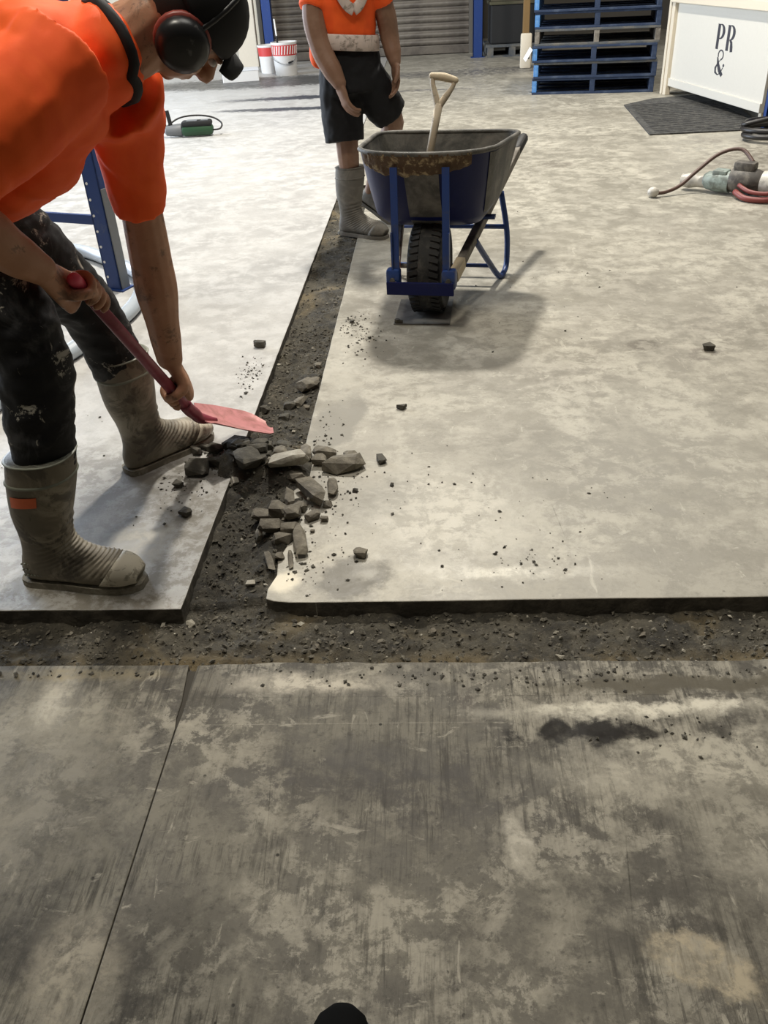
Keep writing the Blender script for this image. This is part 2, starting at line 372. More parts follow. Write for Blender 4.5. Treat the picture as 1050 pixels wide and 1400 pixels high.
# saw-cut score lines in the near slab: narrow dark strips let into the surface
def mound(x, y):
    h = 0.075 * math.exp(-(((x + 0.64) / 0.13) ** 2 + ((y - 2.42) / 0.12) ** 2)) + 0.055 * math.exp(-(((x + 0.47) / 0.12) ** 2 + ((y - 2.35) / 0.10) ** 2)) + 0.05 * math.exp(-(((x + 0.43) / 0.07) ** 2 + ((y - 2.02) / 0.22) ** 2))
    return h
def bed(x, y):
    z = -0.034 + mound(x, y)
    z += 0.016 * mnoise.noise(V((x * 9, y * 9, 0))) + 0.010 * mnoise.noise(V((x * 31, y * 31, 3))) + 0.006 * mnoise.noise(V((x * 80, y * 80, 7)))
    if y < 1.72: z -= 0.012 * max(0, min(1, (y - 1.55) / 0.12))
    if y > 3.6: z += 0.018 * min(1, (y - 3.6) / 1.5)
    return z
b = MB()
def gridmesh(x0, x1, y0, y1, st):
    nx = int((x1 - x0) / st); ny = int((y1 - y0) / st)
    vs = [(x0 + (x1 - x0) * i / nx, y0 + (y1 - y0) * j / ny) for j in range(ny + 1) for i in range(nx + 1)]
    b.add([(x, y, bed(x, y)) for x, y in vs], [(j * (nx + 1) + i, j * (nx + 1) + i + 1, (j + 1) * (nx + 1) + i + 1, (j + 1) * (nx + 1) + i) for j in range(ny) for i in range(nx)])
gridmesh(-1.9, 1.7, 1.43, 1.71, 0.009)
gridmesh(-0.70, -0.40, 1.71, 3.6, 0.009)
gridmesh(-0.70, -0.40, 3.6, 6.45, 0.02)
gridmesh(1.7, 9, 1.43, 1.71, 0.04); gridmesh(-9, -1.9, 1.43, 1.71, 0.04)
tb = b.build('trench_bed', 'dirt', floor, True)

# loose gravel in the trench: nobody could count it
ICO = bmesh.new(); bmesh.ops.create_icosphere(ICO, subdivisions=1, radius=1.0)
ICO.verts.ensure_lookup_table(); IV = [v.co.copy() for v in ICO.verts]; IF = [[v.index for v in f.verts] for f in ICO.faces]; ICO.free()
OV = [V(p) for p in ((1, 0, 0), (-1, 0, 0), (0, 1, 0), (0, -1, 0), (0, 0, 1), (0, 0, -1))]
OF = [(0, 2, 4), (2, 1, 4), (1, 3, 4), (3, 0, 4), (2, 0, 5), (1, 2, 5), (3, 1, 5), (0, 3, 5)]
def pebble(mb, x, y, z, r, vv=OV, ff=OF):
    R = Matrix.Rotation(rnd.uniform(0, 6.28), 3, 'Z') @ Matrix.Rotation(rnd.uniform(-0.5, 0.5), 3, 'X')
    sx, sy, sz = rnd.uniform(0.7, 1.4), rnd.uniform(0.6, 1.1), rnd.uniform(0.4, 0.75)
    mb.add([V((x, y, z)) + R @ V((p.x * sx * r * rnd.uniform(0.75, 1.2), p.y * sy * r * rnd.uniform(0.75, 1.2), p.z * sz * r)) for p in vv], ff)
g = MB(); g2 = MB()
for i in range(5200):
    if i < 2400: x, y = rnd.uniform(-1.35, 1.1), rnd.uniform(1.46, 1.68)
    elif i < 4300: x, y = rnd.uniform(-0.652, -0.446), rnd.uniform(1.6, 3.7)
    else: x, y = rnd.uniform(-0.645, -0.436), rnd.uniform(3.6, 6.3)
    r = 0.0025 + 0.0075 * rnd.random() ** 3
    pebble(g2 if rnd.random() < 0.035 else g, x, y, bed(x, y) + r * 0.3, r)
nf = len(g.f); g.add(g2.v, g2.f)
o = g.build('gravel', 'gravel_stone'); tag(o, 'loose dark gravel with a few pale chips lying in the open trench', 'gravel', kind='stuff')
o.data.materials.append(MATS['rubble_light'])
for p in o.data.polygons:
    if p.index >= nf: p.material_index = 1
# crumbs scattered on the slabs
g = MB()
CR = [(-0.36, 3.62, 0.07, 0.13, 120), (-0.30, 3.42, 0.09, 0.15, 60), (-0.73, 3.13, 0.05, 0.14, 90), (-0.38, 2.55, 0.05, 0.2, 70), (-0.30, 2.2, 0.10, 0.22, 90), (-0.36, 1.85, 0.09, 0.13, 80), (0.1, 2.1, 0.4, 0.3, 60), (0.25, 1.85, 0.10, 0.08, 40), (-0.78, 2.25, 0.10, 0.12, 60), (-0.72, 2.42, 0.08, 0.07, 260), (0.2, 1.41, 0.5, 0.03, 130), (-0.7, 1.43, 0.4, 0.02, 50), (0.5, 1.25, 0.2, 0.05, 30), (0.6, 4.2, 0.7, 0.9, 40), (-1.2, 2.5, 0.3, 0.6, 25)]
for cx, cy, sx, sy, n in CR:
    for i in range(n):
        x = rnd.gauss(cx, sx * 0.6); y = rnd.gauss(cy, sy * 0.6)
        if TL - 0.01 < x < TR + 0.03 and y > 1.4: continue
        if 1.45 < y < 1.70: continue
        r = 0.002 + 0.005 * rnd.random() ** 2.5
        pebble(g, x, y, r * 0.35, r)
o = g.build('rubble_crumbs', 'rubble_dark'); tag(o, 'dark crumbs of dirt scattered over the concrete beside the trench', 'rubble', kind='stuff')

# ------------------------------------------------------------------ broken concrete, one object per piece
CHUNKS = [(-0.696, 2.4, 0.126, 0.066, -0.2, 'd'), (-0.768, 2.35, 0.087, 0.078, -0.04, 'd'), (-0.815, 2.271, 0.039, 0.035, -0.04, 'd'), (-0.752, 2.105, 0.041, 0.037, -0.53, 'd'), (-0.805, 2.476, 0.049, 0.044, -0.04, 'd'), (-0.641, 2.3, 0.037, 0.034, 0.24, 'l'), (-0.601, 2.358, 0.118, 0.092, -1.13, 'd'), (-0.466, 2.33, 0.152, 0.068, 0.27, 'l'), (-0.295, 2.353, 0.148, 0.075, 0.37, 'm'), (-0.277, 2.424, 0.047, 0.042, 0.13, 'm'), (-0.365, 2.438, 0.089, 0.056, -0.15, 'm'), (-0.376, 2.387, 0.055, 0.047, -0.04, 'm'), (-0.5, 2.384, 0.062, 0.056, 0.13, 'm'), (-0.319, 2.231, 0.106, 0.035, -1.43, 'm'), (-0.377, 2.192, 0.167, 0.06, -0.94, 'm'), (-0.405, 2.12, 0.047, 0.042, -0.33, 'm'), (-0.444, 2.167, 0.109, 0.035, -1.39, 'm'), (-0.42, 2.069, 0.059, 0.057, -0.18, 'm'), (-0.364, 2.073, 0.056, 0.038, 0.59, 'm'), (-0.327, 2.06, 0.028, 0.025, -0.03, 'm'), (-0.383, 1.942, 0.164, 0.039, -1.35, 'm'), (-0.435, 1.955, 0.068, 0.047, 0.43, 'm'), (-0.421, 2.001, 0.061, 0.044, 0.28, 'm'), (-0.434, 1.875, 0.033, 0.03, -0.02, 'm'), (-0.401, 1.864, 0.1, 0.016, -1.39, 'm'), (-0.459, 1.865, 0.1, 0.024, -1.21, 'm'), (-0.513, 2.004, 0.059, 0.022, -1.31, 'l'), (-0.501, 1.786, 0.029, 0.026, 0.12, 'l'), (-0.637, 1.648, 0.032, 0.029, 0.26, 'l'), (-0.116, 2.783, 0.038, 0.034, -0.42, 'd'), (-0.175, 2.401, 0.06, 0.033, -1.25, 'd'), (-0.247, 2.217, 0.021, 0.019, -0.04, 'd'), (-0.135, 2.248, 0.016, 0.015, -0.04, 'd'), (-0.209, 1.881, 0.041, 0.037, -0.17, 'm'), (-0.356, 2.002, 0.017, 0.016, -0.03, 'm'), (-0.425, 2.444, 0.095, 0.039, -1.28, 'm'), (-0.324, 2.136, 0.032, 0.029, -0.03, 'm'), (-0.555, 2.457, 0.048, 0.044, -0.04, 'd'), (-0.66, 2.486, 0.103, 0.083, -0.21, 'd'), (-0.742, 2.49, 0.058, 0.052, -0.05, 'd'), (-0.559, 2.359, 0.046, 0.041, 0.31, 'd'), (-0.436, 2.278, 0.056, 0.046, -0.59, 'm'), (-0.445, 2.101, 0.033, 0.03, -0.03, 'm'), (-0.496, 3.052, 0.091, 0.082, 0.87, 'm'), (-0.47, 3.101, 0.043, 0.039, -0.07, 'm'), (-0.506, 2.909, 0.087, 0.045, 1.09, 'm'), (-0.542, 2.873, 0.051, 0.046, -0.06, 'd'), (-0.477, 3.27, 0.041, 0.037, -0.07, 'm'), (-0.607, 3.298, 0.026, 0.023, -0.07, 'm'), (-0.635, 2.863, 0.047, 0.043, 1.0, 'd'), (-0.624, 3.061, 0.024, 0.022, -0.07, 'm'), (-0.482, 2.877, 0.034, 0.03, -0.06, 'm'), (-0.551, 2.792, 0.045, 0.04, -0.4, 'd'), (-0.589, 3.392, 0.031, 0.028, -0.08, 'm'), (-0.738, 3.409, 0.053, 0.048, -0.08, 'd'), (-0.769, 3.459, 0.021, 0.019, -0.08, 'd'), (-0.719, 2.941, 0.014, 0.013, -0.06, 'd'), (-0.273, 3.466, 0.02, 0.018, -0.08, 'd'), (-0.362, 3.664, 0.024, 0.022, -0.09, 'd'), (0.29, 1.517, 0.026, 0.022, -0.78, 'l'), (-0.95, 1.628, 0.019, 0.017, -0.02, 'l'), (1.098, 3.239, 0.051, 0.046, -0.08, 'd'), (-0.015, 1.617, 0.024, 0.022, -0.02, 'm'), (0.181, 1.586, 0.022, 0.021, -0.54, 'm'), (-0.301, 1.553, 0.022, 0.021, -0.01, 'm'), (0.498, 1.595, 0.023, 0.022, -0.02, 'm'), (-0.754, 1.546, 0.026, 0.022, -0.01, 'm'), (-0.14, 1.572, 0.022, 0.019, -0.01, 'm')]
HEAP = random.Random(21)
for k in range(34):
    x = HEAP.gauss(-0.60, 0.10); y = HEAP.gauss(2.43, 0.06)
    if k % 3 == 0: x = HEAP.gauss(-0.44, 0.05); y = HEAP.uniform(1.9, 2.4)
    L = HEAP.uniform(0.03, 0.085)
    CHUNKS.append((x, y, L, L * HEAP.uniform(0.4, 0.8), HEAP.uniform(-0.8, 0.8), 'd' if k % 3 else 'm'))
CHUNK_LABEL = {
    0: 'long dark clod in front of the pink shovel blade, on the slab edge', 1: 'big dark clod lying on the left slab beside the rubble pile', 2: 'small dark clod left of the big clod on the left slab',
    3: 'dark clod alone on the left slab, nearest the front boot', 5: 'pale square chip beside the left slab corner in the trench', 7: 'long pale grey concrete sliver lying across the trench rubble',
    8: 'long pointed wedge of concrete reaching onto the right slab', 13: 'upright block of concrete on the right slab below the long wedge', 14: 'thick slanting concrete bar at the right edge of the pile',
    20: 'long block standing at the trench edge below the pile', 26: 'pale rounded stone on the gravel in the middle of the trench', 27: 'small pale square block in the trench near the right slab corner', 28: 'pale cube of concrete at the left slab corner in the near trench',
    29: 'dark stone alone on the right slab, farthest from the pile', 30: 'dark stone on the right slab beyond the tip of the long wedge', 31: 'small brown stone on the right slab under the wedge tip', 32: 'tiny dark stone on the right slab, right of the small brown stone', 33: 'flat grey flake on the right slab near the front corner',
    43: 'largest grey stone in the trench beyond the shovel blade', 54: 'dark clod on the left slab beside the far part of the trench', 55: 'small dark lump touching the clod on the far left slab', 56: 'tiny dark stone on the left slab next to the shovel blade',
    57: 'dark crumb on the right slab in front of the wheelbarrow plate', 58: 'dark crumb on the right slab left of the wheelbarrow wheel', 59: 'white chip lying in the near trench on the right', 60: 'small white chip in the near trench in front of the boot', 61: 'dark stone on a wet stain far out on the right slab'}
def hull(L, Wd, H, n=16):
    bm = bmesh.new()
    for i in range(n):
        p = V((rnd.gauss(0, 1), rnd.gauss(0, 1), rnd.gauss(0, 1))).normalized()
        p = V([math.copysign(abs(c) ** 0.55, c) for c in p])
        bm.verts.new((p.x * L / 2 * rnd.uniform(0.82, 1.05), p.y * Wd / 2 * rnd.uniform(0.82, 1.05), p.z * H / 2))
    r = bmesh.ops.convex_hull(bm, input=bm.verts)
    bmesh.ops.delete(bm, geom=[e for e in r['geom_interior'] if isinstance(e, bmesh.types.BMVert)], context='VERTS')
    bm.verts.index_update()
    P = [v.co.copy() for v in bm.verts]; F = [[v.index for v in f.verts] for f in bm.faces]; bm.free()
    return P, F
for i, (x, y, L, Wd, ang, tone) in enumerate(CHUNKS):
    H = max(0.010, min(0.045, Wd * 0.62))
    if tone == 'l' and L < 0.06: H = L * 0.6
    P, F = hull(L, Wd, H, 14 if L < 0.04 else 22)
    in_trench = (TL < x < TR and y > 1.45) or 1.455 < y < 1.685
    z = bed(x, y) if in_trench else 0.0
    on_pile = (-0.86 < x < -0.3 and 1.8 < y < 2.55)
    if on_pile and L > 0.045:
        z = max(z, 0.0 if not in_trench else z) + 0.004 * (i % 3)
    mb = MB(); R = Matrix.Rotation(ang, 3, 'Z') @ Matrix.Rotation(rnd.uniform(-0.15, 0.15) if in_trench else 0.0, 3, 'X')
    P = [R @ p for p in P]; zm = min(p.z for p in P)
    mb.add([V((p.x, p.y, p.z - zm)) for p in P], F)
    o = mb.build('concrete_chunk', {'d': 'rubble_dark', 'm': 'rubble_mid', 'l': 'rubble_light'}[tone])
    o.location = (x, y, z - (0.006 if in_trench else 0.0005))
    if i in CHUNK_LABEL: tag(o, CHUNK_LABEL[i], 'rubble', 'broken concrete pieces')
    elif tone == 'd' and on_pile: tag(o, 'dark dirt-covered chunk in the heap under the pink shovel blade', 'rubble', 'dark chunks under the shovel blade')
    elif on_pile: tag(o, 'grey-brown angular concrete chunk in the rubble along the right trench edge', 'rubble', 'chunks along the right trench edge')
    elif y > 2.6: tag(o, 'small grey stone in the trench between the shovel blade and the far worker', 'rubble', 'stones in the far trench')
    else: tag(o, 'small stone on the dirt of the near cross trench', 'rubble', 'stones in the near trench')

# ------------------------------------------------------------------ more materials
def smear_mat(name, base, smear, scale, lo, hi, amt, rough=0.7, extra=None, stretch=(1, 1, 1), bmp=0.15, bscale=90):
    m, nt, b = newmat(name); co = coords(nt)
    c = mixc(nt, ramp(nt, noise(nt, coords(nt, scale=stretch), scale, 8, 0.66, 1.0), lo, hi, 0, amt), base, smear)
    if extra:
        ec, es, el, eh, ea = extra
        c = mixc(nt, ramp(nt, noise(nt, coords(nt, loc=(7, 3, 1)), es, 9, 0.7, 0.7), el, eh, 0, ea), c, ec)
    nt.links.new(c, b.inputs['Base Color']); b.inputs['Roughness'].default_value = rough
    b.inputs['Specular IOR Level'].default_value = 0.35
    if bmp: bump(nt, b, noise(nt, co, bscale, 6, 0.7), bmp, 0.004)
    return m
smear_mat('skin', (0.40, 0.20, 0.115), (0.50, 0.27, 0.165), 14, 0.4, 0.7, 0.6, 0.5, ((0.095, 0.058, 0.040), 13, 0.54, 0.62, 0.6), bmp=0.08, bscale=220)
smear_mat('skin_dusty', (0.21, 0.115, 0.072), (0.28, 0.17, 0.115), 9, 0.4, 0.7, 0.6, 0.55, ((0.16, 0.10, 0.07), 7, 0.5, 0.7, 0.5), bmp=0.0)
smear_mat('orange_shirt', (0.95, 0.125, 0.016), (0.86, 0.08, 0.012), 5, 0.4, 0.65, 0.5, 0.75, ((0.25, 0.06, 0.02), 9, 0.67, 0.76, 0.6), bmp=0.1, bscale=300)
smear_mat('black_cloth', (0.004, 0.004, 0.005), (0.055, 0.055, 0.056), 9, 0.50, 0.66, 0.7, 0.7, ((0.42, 0.40, 0.34), 13, 0.60, 0.65, 0.85), bmp=0.2)
smear_mat('dark_shorts', (0.004, 0.004, 0.005), (0.014, 0.014, 0.015), 6, 0.5, 0.75, 0.7, 0.8, bmp=0.1)
smear_mat('boot_rubber', (0.19, 0.165, 0.122), (0.37, 0.33, 0.255), 8, 0.44, 0.62, 0.85, 0.55, ((0.075, 0.065, 0.050), 11, 0.50, 0.60, 0.75), bmp=0.15)
smear_mat('boot_toe', (0.62, 0.57, 0.45), (0.24, 0.21, 0.155), 26, 0.50, 0.60, 0.8, 0.6)
smear_mat('boot_grey', (0.125, 0.115, 0.098), (0.21, 0.195, 0.165), 9, 0.42, 0.68, 0.8, 0.7)
mat('boot_sole', (0.18, 0.16, 0.12), 0.8, col2=(0.34, 0.31, 0.24), nscale=20)
mat('boot_rim', (0.22, 0.23, 0.18), 0.5)
mat('orange_patch', (0.80, 0.16, 0.05), 0.5)
mat('toe_black', (0.003, 0.003, 0.003), 0.9, spec=0.05)
mat('cap_black', (0.008, 0.008, 0.009), 0.8, grain=0.05)
mat('muff_black', (0.012, 0.012, 0.013), 0.35, col2=(0.10, 0.10, 0.10), nscale=30, lo=0.6, hi=0.72)
mat('muff_red', (0.30, 0.06, 0.045), 0.4)
mat('eye_white', (0.6, 0.58, 0.55), 0.3); mat('eye_dark', (0.02, 0.012, 0.008), 0.2); mat('hair', (0.012, 0.009, 0.007), 0.7)
mat('silver_tape', (0.62, 0.52, 0.46), 0.45, col2=(0.30, 0.25, 0.21), nscale=26, lo=0.5, hi=0.62)
mat('shovel_red', (0.22, 0.030, 0.050), 0.45, col2=(0.28, 0.05, 0.075), nscale=20)
mat('shovel_pink', (0.58, 0.24, 0.24), 0.4, metal=0.2, col2=(0.36, 0.15, 0.13), nscale=16)
mat('grip_pink', (0.80, 0.10, 0.16), 0.4)
mat('barrow_blue', (0.004, 0.008, 0.060), 0.45, col2=(0.012, 0.016, 0.06), nscale=7, lo=0.52, hi=0.75, spec=0.2)
mat('strut_blue', (0.012, 0.042, 0.17), 0.42, col2=(0.05, 0.055, 0.07), nscale=9, lo=0.52, hi=0.72)
mat('tray_steel', (0.045, 0.043, 0.036), 0.65, col2=(0.14, 0.13, 0.11), nscale=7, bmp=0.2)
mat('crust', (0.085, 0.050, 0.024), 0.85, col2=(0.36, 0.28, 0.15), nscale=30, lo=0.50, hi=0.66, bmp=0.9, bscale=45)
mat('tyre', (0.014, 0.014, 0.013), 0.75, col2=(0.07, 0.066, 0.056), nscale=18, lo=0.45, hi=0.7)
mat('rim_red', (0.22, 0.02, 0.02), 0.5)
mat('timber_grey', (0.13, 0.115, 0.095), 0.8, col2=(0.26, 0.235, 0.20), nscale=14)
mat('timber_bare', (0.55, 0.46, 0.32), 0.7)
mat('rubber_black', (0.012, 0.012, 0.012), 0.6)
mat('shaft_wood', (0.52, 0.44, 0.32), 0.6, col2=(0.24, 0.19, 0.13), nscale=26, lo=0.55, hi=0.68)
mat('plate_steel', (0.20, 0.195, 0.18), 0.5, metal=0.2, col2=(0.11, 0.105, 0.095), nscale=12)
mat('pallet_blue', (0.010, 0.025, 0.066), 0.7, col2=(0.045, 0.065, 0.11), nscale=7, lo=0.45, hi=0.7, bmp=0.2)
mat('pallet_blue_daylit', (0.030, 0.17, 0.48), 0.6, col2=(0.16, 0.33, 0.58), nscale=9)  # same pallet blue with daylight on the left side painted in
mat('pallet_worn', (0.07, 0.08, 0.09), 0.8, col2=(0.14, 0.13, 0.11), nscale=7, bmp=0.2)
mat('white_paper', (0.75, 0.76, 0.76), 0.6)
mat('white_paint', (0.60, 0.575, 0.51), 0.45, grain=0.05)
mat('cream_paint', (0.62, 0.55, 0.43), 0.55, grain=0.06)
mat('logo_grey', (0.035, 0.035, 0.045), 0.5)
mat('flat_black', (0.01, 0.01, 0.01), 0.8)  # even black of the bin, handles and tool parts, their own colour
mat('mat_rubber', (0.030, 0.030, 0.030), 0.75, col2=(0.09, 0.088, 0.08), nscale=20, bmp=0.6, bscale=80)
mat('rack_blue', (0.010, 0.038, 0.165), 0.42, col2=(0.05, 0.075, 0.16), nscale=16, lo=0.55, hi=0.72)
mat('scuff_grey', (0.16, 0.17, 0.18), 0.5)
mat('grey_pipe', (0.42, 0.47, 0.52), 0.35, grain=0.06)
mat('shutter', (0.085, 0.070, 0.056), 0.5, col2=(0.15, 0.128, 0.10), nscale=3, spec=0.6)
mat('wall_dark', (0.11, 0.10, 0.085), 0.8)
mat('hose_black', (0.014, 0.012, 0.011), 0.45)
mat('tool_grey', (0.34, 0.33, 0.29), 0.5, col2=(0.16, 0.15, 0.13), nscale=25)
mat('tool_dark', (0.06, 0.052, 0.045), 0.6, col2=(0.16, 0.145, 0.12), nscale=20)
mat('tool_white', (0.52, 0.49, 0.43), 0.45, col2=(0.30, 0.28, 0.24), nscale=25, lo=0.5, hi=0.66)
mat('tool_green', (0.30, 0.36, 0.33), 0.5, col2=(0.14, 0.16, 0.14), nscale=25)
mat('hose_red', (0.20, 0.04, 0.032), 0.5)
mat('hose_brown', (0.10, 0.055, 0.042), 0.5)
mat('radio_green', (0.015, 0.06, 0.022), 0.5); mat('radio_grey', (0.16, 0.17, 0.18), 0.5)
mat('bucket_white', (0.70, 0.68, 0.64), 0.4, grain=0.05); mat('bucket_red', (0.50, 0.045, 0.04), 0.45)
mat('olive', (0.07, 0.065, 0.035), 0.8, col2=(0.10, 0.075, 0.05), nscale=2); mat('ochre', (0.22, 0.13, 0.045), 0.7)

# ------------------------------------------------------------------ back of the hall
WY = 15.5
b = MB(); b.box((-6.15, WY + 0.15, 2.5), (7.0, 0.2, 5.0)); struct(b.build('wall_back', 'cream_paint'))
b = MB(); b.box((5.0, WY + 2.6, 2.5), (8.4, 0.2, 5.0)); struct(b.build('wall_far', 'wall_dark'))
b = MB(); b.box((6.2, 10, 2.5), (0.2, 15, 5.0)); struct(b.build('wall_right', 'wall_dark'))
b = MB(); b.box((-1.0, WY + 0.1, 4.1), (3.4, 0.2, 1.8)); struct(b.build('wall_lintel', 'wall_dark'))
sh = thing('roller_shutter', 'grey-brown ribbed roller shutter closed across the back of the hall', 'shutter', (-0.98, WY, 0))
SW = 3.30; PIT = 0.105
def slat_mesh():
    prof = []
    for k in range(9):
        t = k / 8; prof.append((-0.028 * math.sin(math.pi * t) ** 0.8, t * PIT * 0.86))
    prof += [(0.0, PIT * 0.88), (0.0, PIT)]
    vs = []; n = len(prof)
    for x in (-SW / 2, SW / 2): vs += [(x, y, z) for y, z in prof] + [(x, 0.02, PIT), (x, 0.02, 0)]
    m = n + 2
    fs = [(i, (i + 1) % m, m + (i + 1) % m, m + i) for i in range(m)] + [tuple(range(m)), tuple(range(2 * m - 1, m - 1, -1))]
    return vs, fs
mb = MB(); mb.add(*slat_mesh()); s0 = mb.build('slat', 'shutter', sh, 50); s0.location = (0, 0, 0.13)
for i in range(1, 29):
    c = s0.copy(); S.collection.objects.link(c); c.parent = sh; c.location = (0, 0, 0.13 + i * PIT)
b = MB(); b.box((0, -0.005, 0.07), (SW, 0.06, 0.12), None, 0.008); b.build('bottom_rail', 'shutter', sh)
for sx in (-1, 1):
    b = MB(); b.box((sx * (SW / 2 + 0.02), 0.0, 1.6), (0.06, 0.1, 3.2)); b.build('guide_rail', 'wall_dark', sh)

def rack_post(loc, h, w, d, label, holes=True, m='rack_blue', brace=None, rz=0.0, foot=True):
    t = thing('rack_upright', label, 'post', loc, rz)
    # open channel section: web and two flanges
    b = MB(); b.box((0, -d / 2 + 0.004, h / 2), (w, 0.008, h)); b.box((-w / 2 + 0.004, 0, h / 2), (0.008, d, h)); b.box((w / 2 - 0.004, 0, h / 2), (0.008, d, h))
    b.box((-w / 2 + 0.012, d / 2 - 0.004, h / 2), (0.024, 0.008, h)); b.box((w / 2 - 0.012, d / 2 - 0.004, h / 2), (0.024, 0.008, h))
    b.build('column', m, t)
    if foot:
        b = MB(); b.box((0, 0, 0.004), (w * 1.45, d * 1.4, 0.008)); b.build('base_plate', m, t)
    if holes:
        k = 0
        z = 0.07
        mb = MB(); mb.lathe([(0.0065, -0.002), (0.0065, 0.002)], n=10, axis=Matrix.Rotation(math.pi / 2, 3, 'X')); h0 = None
        while z < h - 0.05 and z < 1.4:
            if h0 is None:
                h0 = mb.build('slot', 'white_paper', t); c = h0
            else:
                c = h0.copy(); S.collection.objects.link(c); c.parent = t
            c.location = (-w * 0.30, -d / 2 - 0.001, z); z += 0.076
    return t
rack_post((0.765, 14.75, 0), 3.0, 0.145, 0.10, 'tall blue steel upright at the right end of the shutter', False)
rack_post((-2.42, 14.8, 0), 3.0, 0.15, 0.10, 'tall blue steel upright left of the shutter, behind the buckets', False)
b = MB(); b.box((0, 0, 1.1), (0.30, 0.12, 2.2), None, 0.01); o = b.build('cream_panel', 'cream_paint'); o.location = (-2.80, 15.0, 0.0); tag(o, 'cream board standing left of the blue upright behind the buckets', 'board')

# near rack upright on the left with its brace
t = rack_post((-1.62, 4.26, 0), 2.6, 0.085, 0.07, 'blue rack upright with a row of holes behind the bending worker', rz=-0.35)
b = MB(); b.box((-0.42, 0, 0.345), (0.78, 0.02, 0.045)); b.build('brace', 'rack_blue', t)
b = MB(); b.box((-0.83, 0, 1.3), (0.075, 0.06, 2.6)); b.build('rear_column', 'rack_blue', t)
b = MB(); b.box((0.0465, 0.0, 0.25), (0.006, 0.06, 0.5)); b.build('scuffed_edge', 'scuff_grey', t)
# grey hose lying round its foot
b = MB(); b.tube([(-2.9, 5.2, 0.036), (-2.5, 5.05, 0.036), (-2.05, 4.87, 0.036), (-1.80, 4.66, 0.036), (-1.56, 4.40, 0.036), (-1.45, 4.10, 0.036), (-1.425, 3.80, 0.036), (-1.48, 3.55, 0.036), (-1.56, 3.25, 0.036), (-1.64, 2.95, 0.036), (-1.70, 2.75, 0.036), (-1.9, 2.5, 0.036)], 0.035, 14, sub=6)
o = b.build('grey_hose', 'grey_pipe', None, True); tag(o, 'thick pale grey hose curving along the floor behind the bending worker', 'hose')

# things behind the posts on the right of the shutter
t = thing('black_crate', 'big black bin on a dark pallet between the blue upright and the pallets', 'crate', (1.28, 15.0, 0.17))
b = MB(); b.box((0, 0, 0.26), (0.66, 0.7, 0.52), None, 0.02); b.build('body', 'flat_black', t)
b = MB(); b.box((0, 0, 0.53), (0.70, 0.74, 0.04), None, 0.01); b.build('rim', 'olive', t)
t = thing('storage_pallet', 'low dark pallet under the big black bin', 'pallet', (1.28, 15.0, 0))
b = MB(); b.box((0, 0, 0.15), (0.80, 0.8, 0.035)); b.build('deck', 'pallet_worn', t)
for x in (-0.33, 0.0, 0.33):
    b = MB(); b.box((x, 0, 0.075), (0.09, 0.8, 0.11)); b.build('bearer', 'pallet_worn', t)
b = MB(); b.box((0, 0, 0.01), (0.80, 0.8, 0.02)); b.build('bottom_board', 'pallet_worn', t)
t = thing('olive_carton', 'brown carton standing on top of the big black bin', 'carton', (1.26, 15.05, 0.72)); b = MB(); b.box((0, 0, 0.3), (0.62, 0.6, 0.6), None, 0.008); b.build('body', 'olive', t); b = MB(); b.box((0, 0, 0.601), (0.05, 0.6, 0.002)); b.build('tape', 'ochre', t)
b = MB(); b.box((0, 0, 0.9), (0.09, 0.09, 1.8), None, 0.006); o = b.build('timber_post', 'ochre'); o.location = (1.40, 13.9, 0); tag(o, 'ochre timber post just left of the pallet stack', 'post')
t = thing('plastic_board', 'pale upright plastic board with a dark hand slot left of the pallets', 'board', (1.32, 13.0, 0.0), -0.1)
b = MB(); b.box((0, 0, 0.21), (0.15, 0.05, 0.42), None, 0.02); b.build('sheet', 'cream_paint', t, 40)
b = MB(); b.box((0.02, -0.0255, 0.13), (0.06, 0.003, 0.03)); b.build('hand_slot', 'flat_black', t)

# buckets by the left upright
def bucket(loc, s, label, red_top, handle):
    t = thing('bucket', label, 'bucket', loc, 0.0, 'buckets by the shutter')
    b = MB(); b.lathe([(0.0, 0.0), (0.135 * s, 0.0), (0.14 * s, 0.01 * s), (0.165 * s, 0.36 * s), (0.172 * s, 0.37 * s), (0.172 * s, 0.385 * s), (0.158 * s, 0.385 * s), (0.13 * s, 0.03 * s), (0.0, 0.03 * s)], n=28, cap=False); b.build('body', 'bucket_white', t, 40)
    b = MB(); b.lathe([(0.157 * s, 0.235 * s), (0.1665 * s, 0.355 * s)], n=28, cap=False)
    rb = b.build('red_band', 'bucket_red', t, True)
    if handle:
        for k in range(14):
            a = math.pi + math.pi * (k + 0.5) / 14
            a2 = a + 0.10
            mb = MB(); mb.bar((0.160 * s * math.cos(a), 0.160 * s * math.sin(a), 0.25 * s), (0.1675 * s * math.cos(a2), 0.1675 * s * math.sin(a2), 0.345 * s), 0.012 * s, 0.003, (math.cos(a), math.sin(a), 0)); mb.build('stripe', 'bucket_white', rb)
        b = MB(); b.tube([(-0.165 * s, -0.01, 0.25 * s), (-0.12 * s, -0.13 * s, 0.19 * s), (0.0, -0.165 * s, 0.14 * s), (0.12 * s, -0.13 * s, 0.17 * s), (0.165 * s, -0.01, 0.25 * s)], 0.004, 6, sub=5); h = b.build('wire_handle', 'scuff_grey', t, True)
        b = MB(); b.tube([(0.06 * s, -0.162 * s, 0.155 * s), (0.12 * s, -0.137 * s, 0.17 * s)], 0.011, 8); b.build('handle_grip', 'flat_black', t)
    return t
bucket((-2.03, 13.62, 0), 1.10, 'white bucket with a red striped band in front of the shutter', True, True)
bucket((-2.33, 14.05, 0), 0.95, 'second bucket half hidden behind the red banded one', True, False)
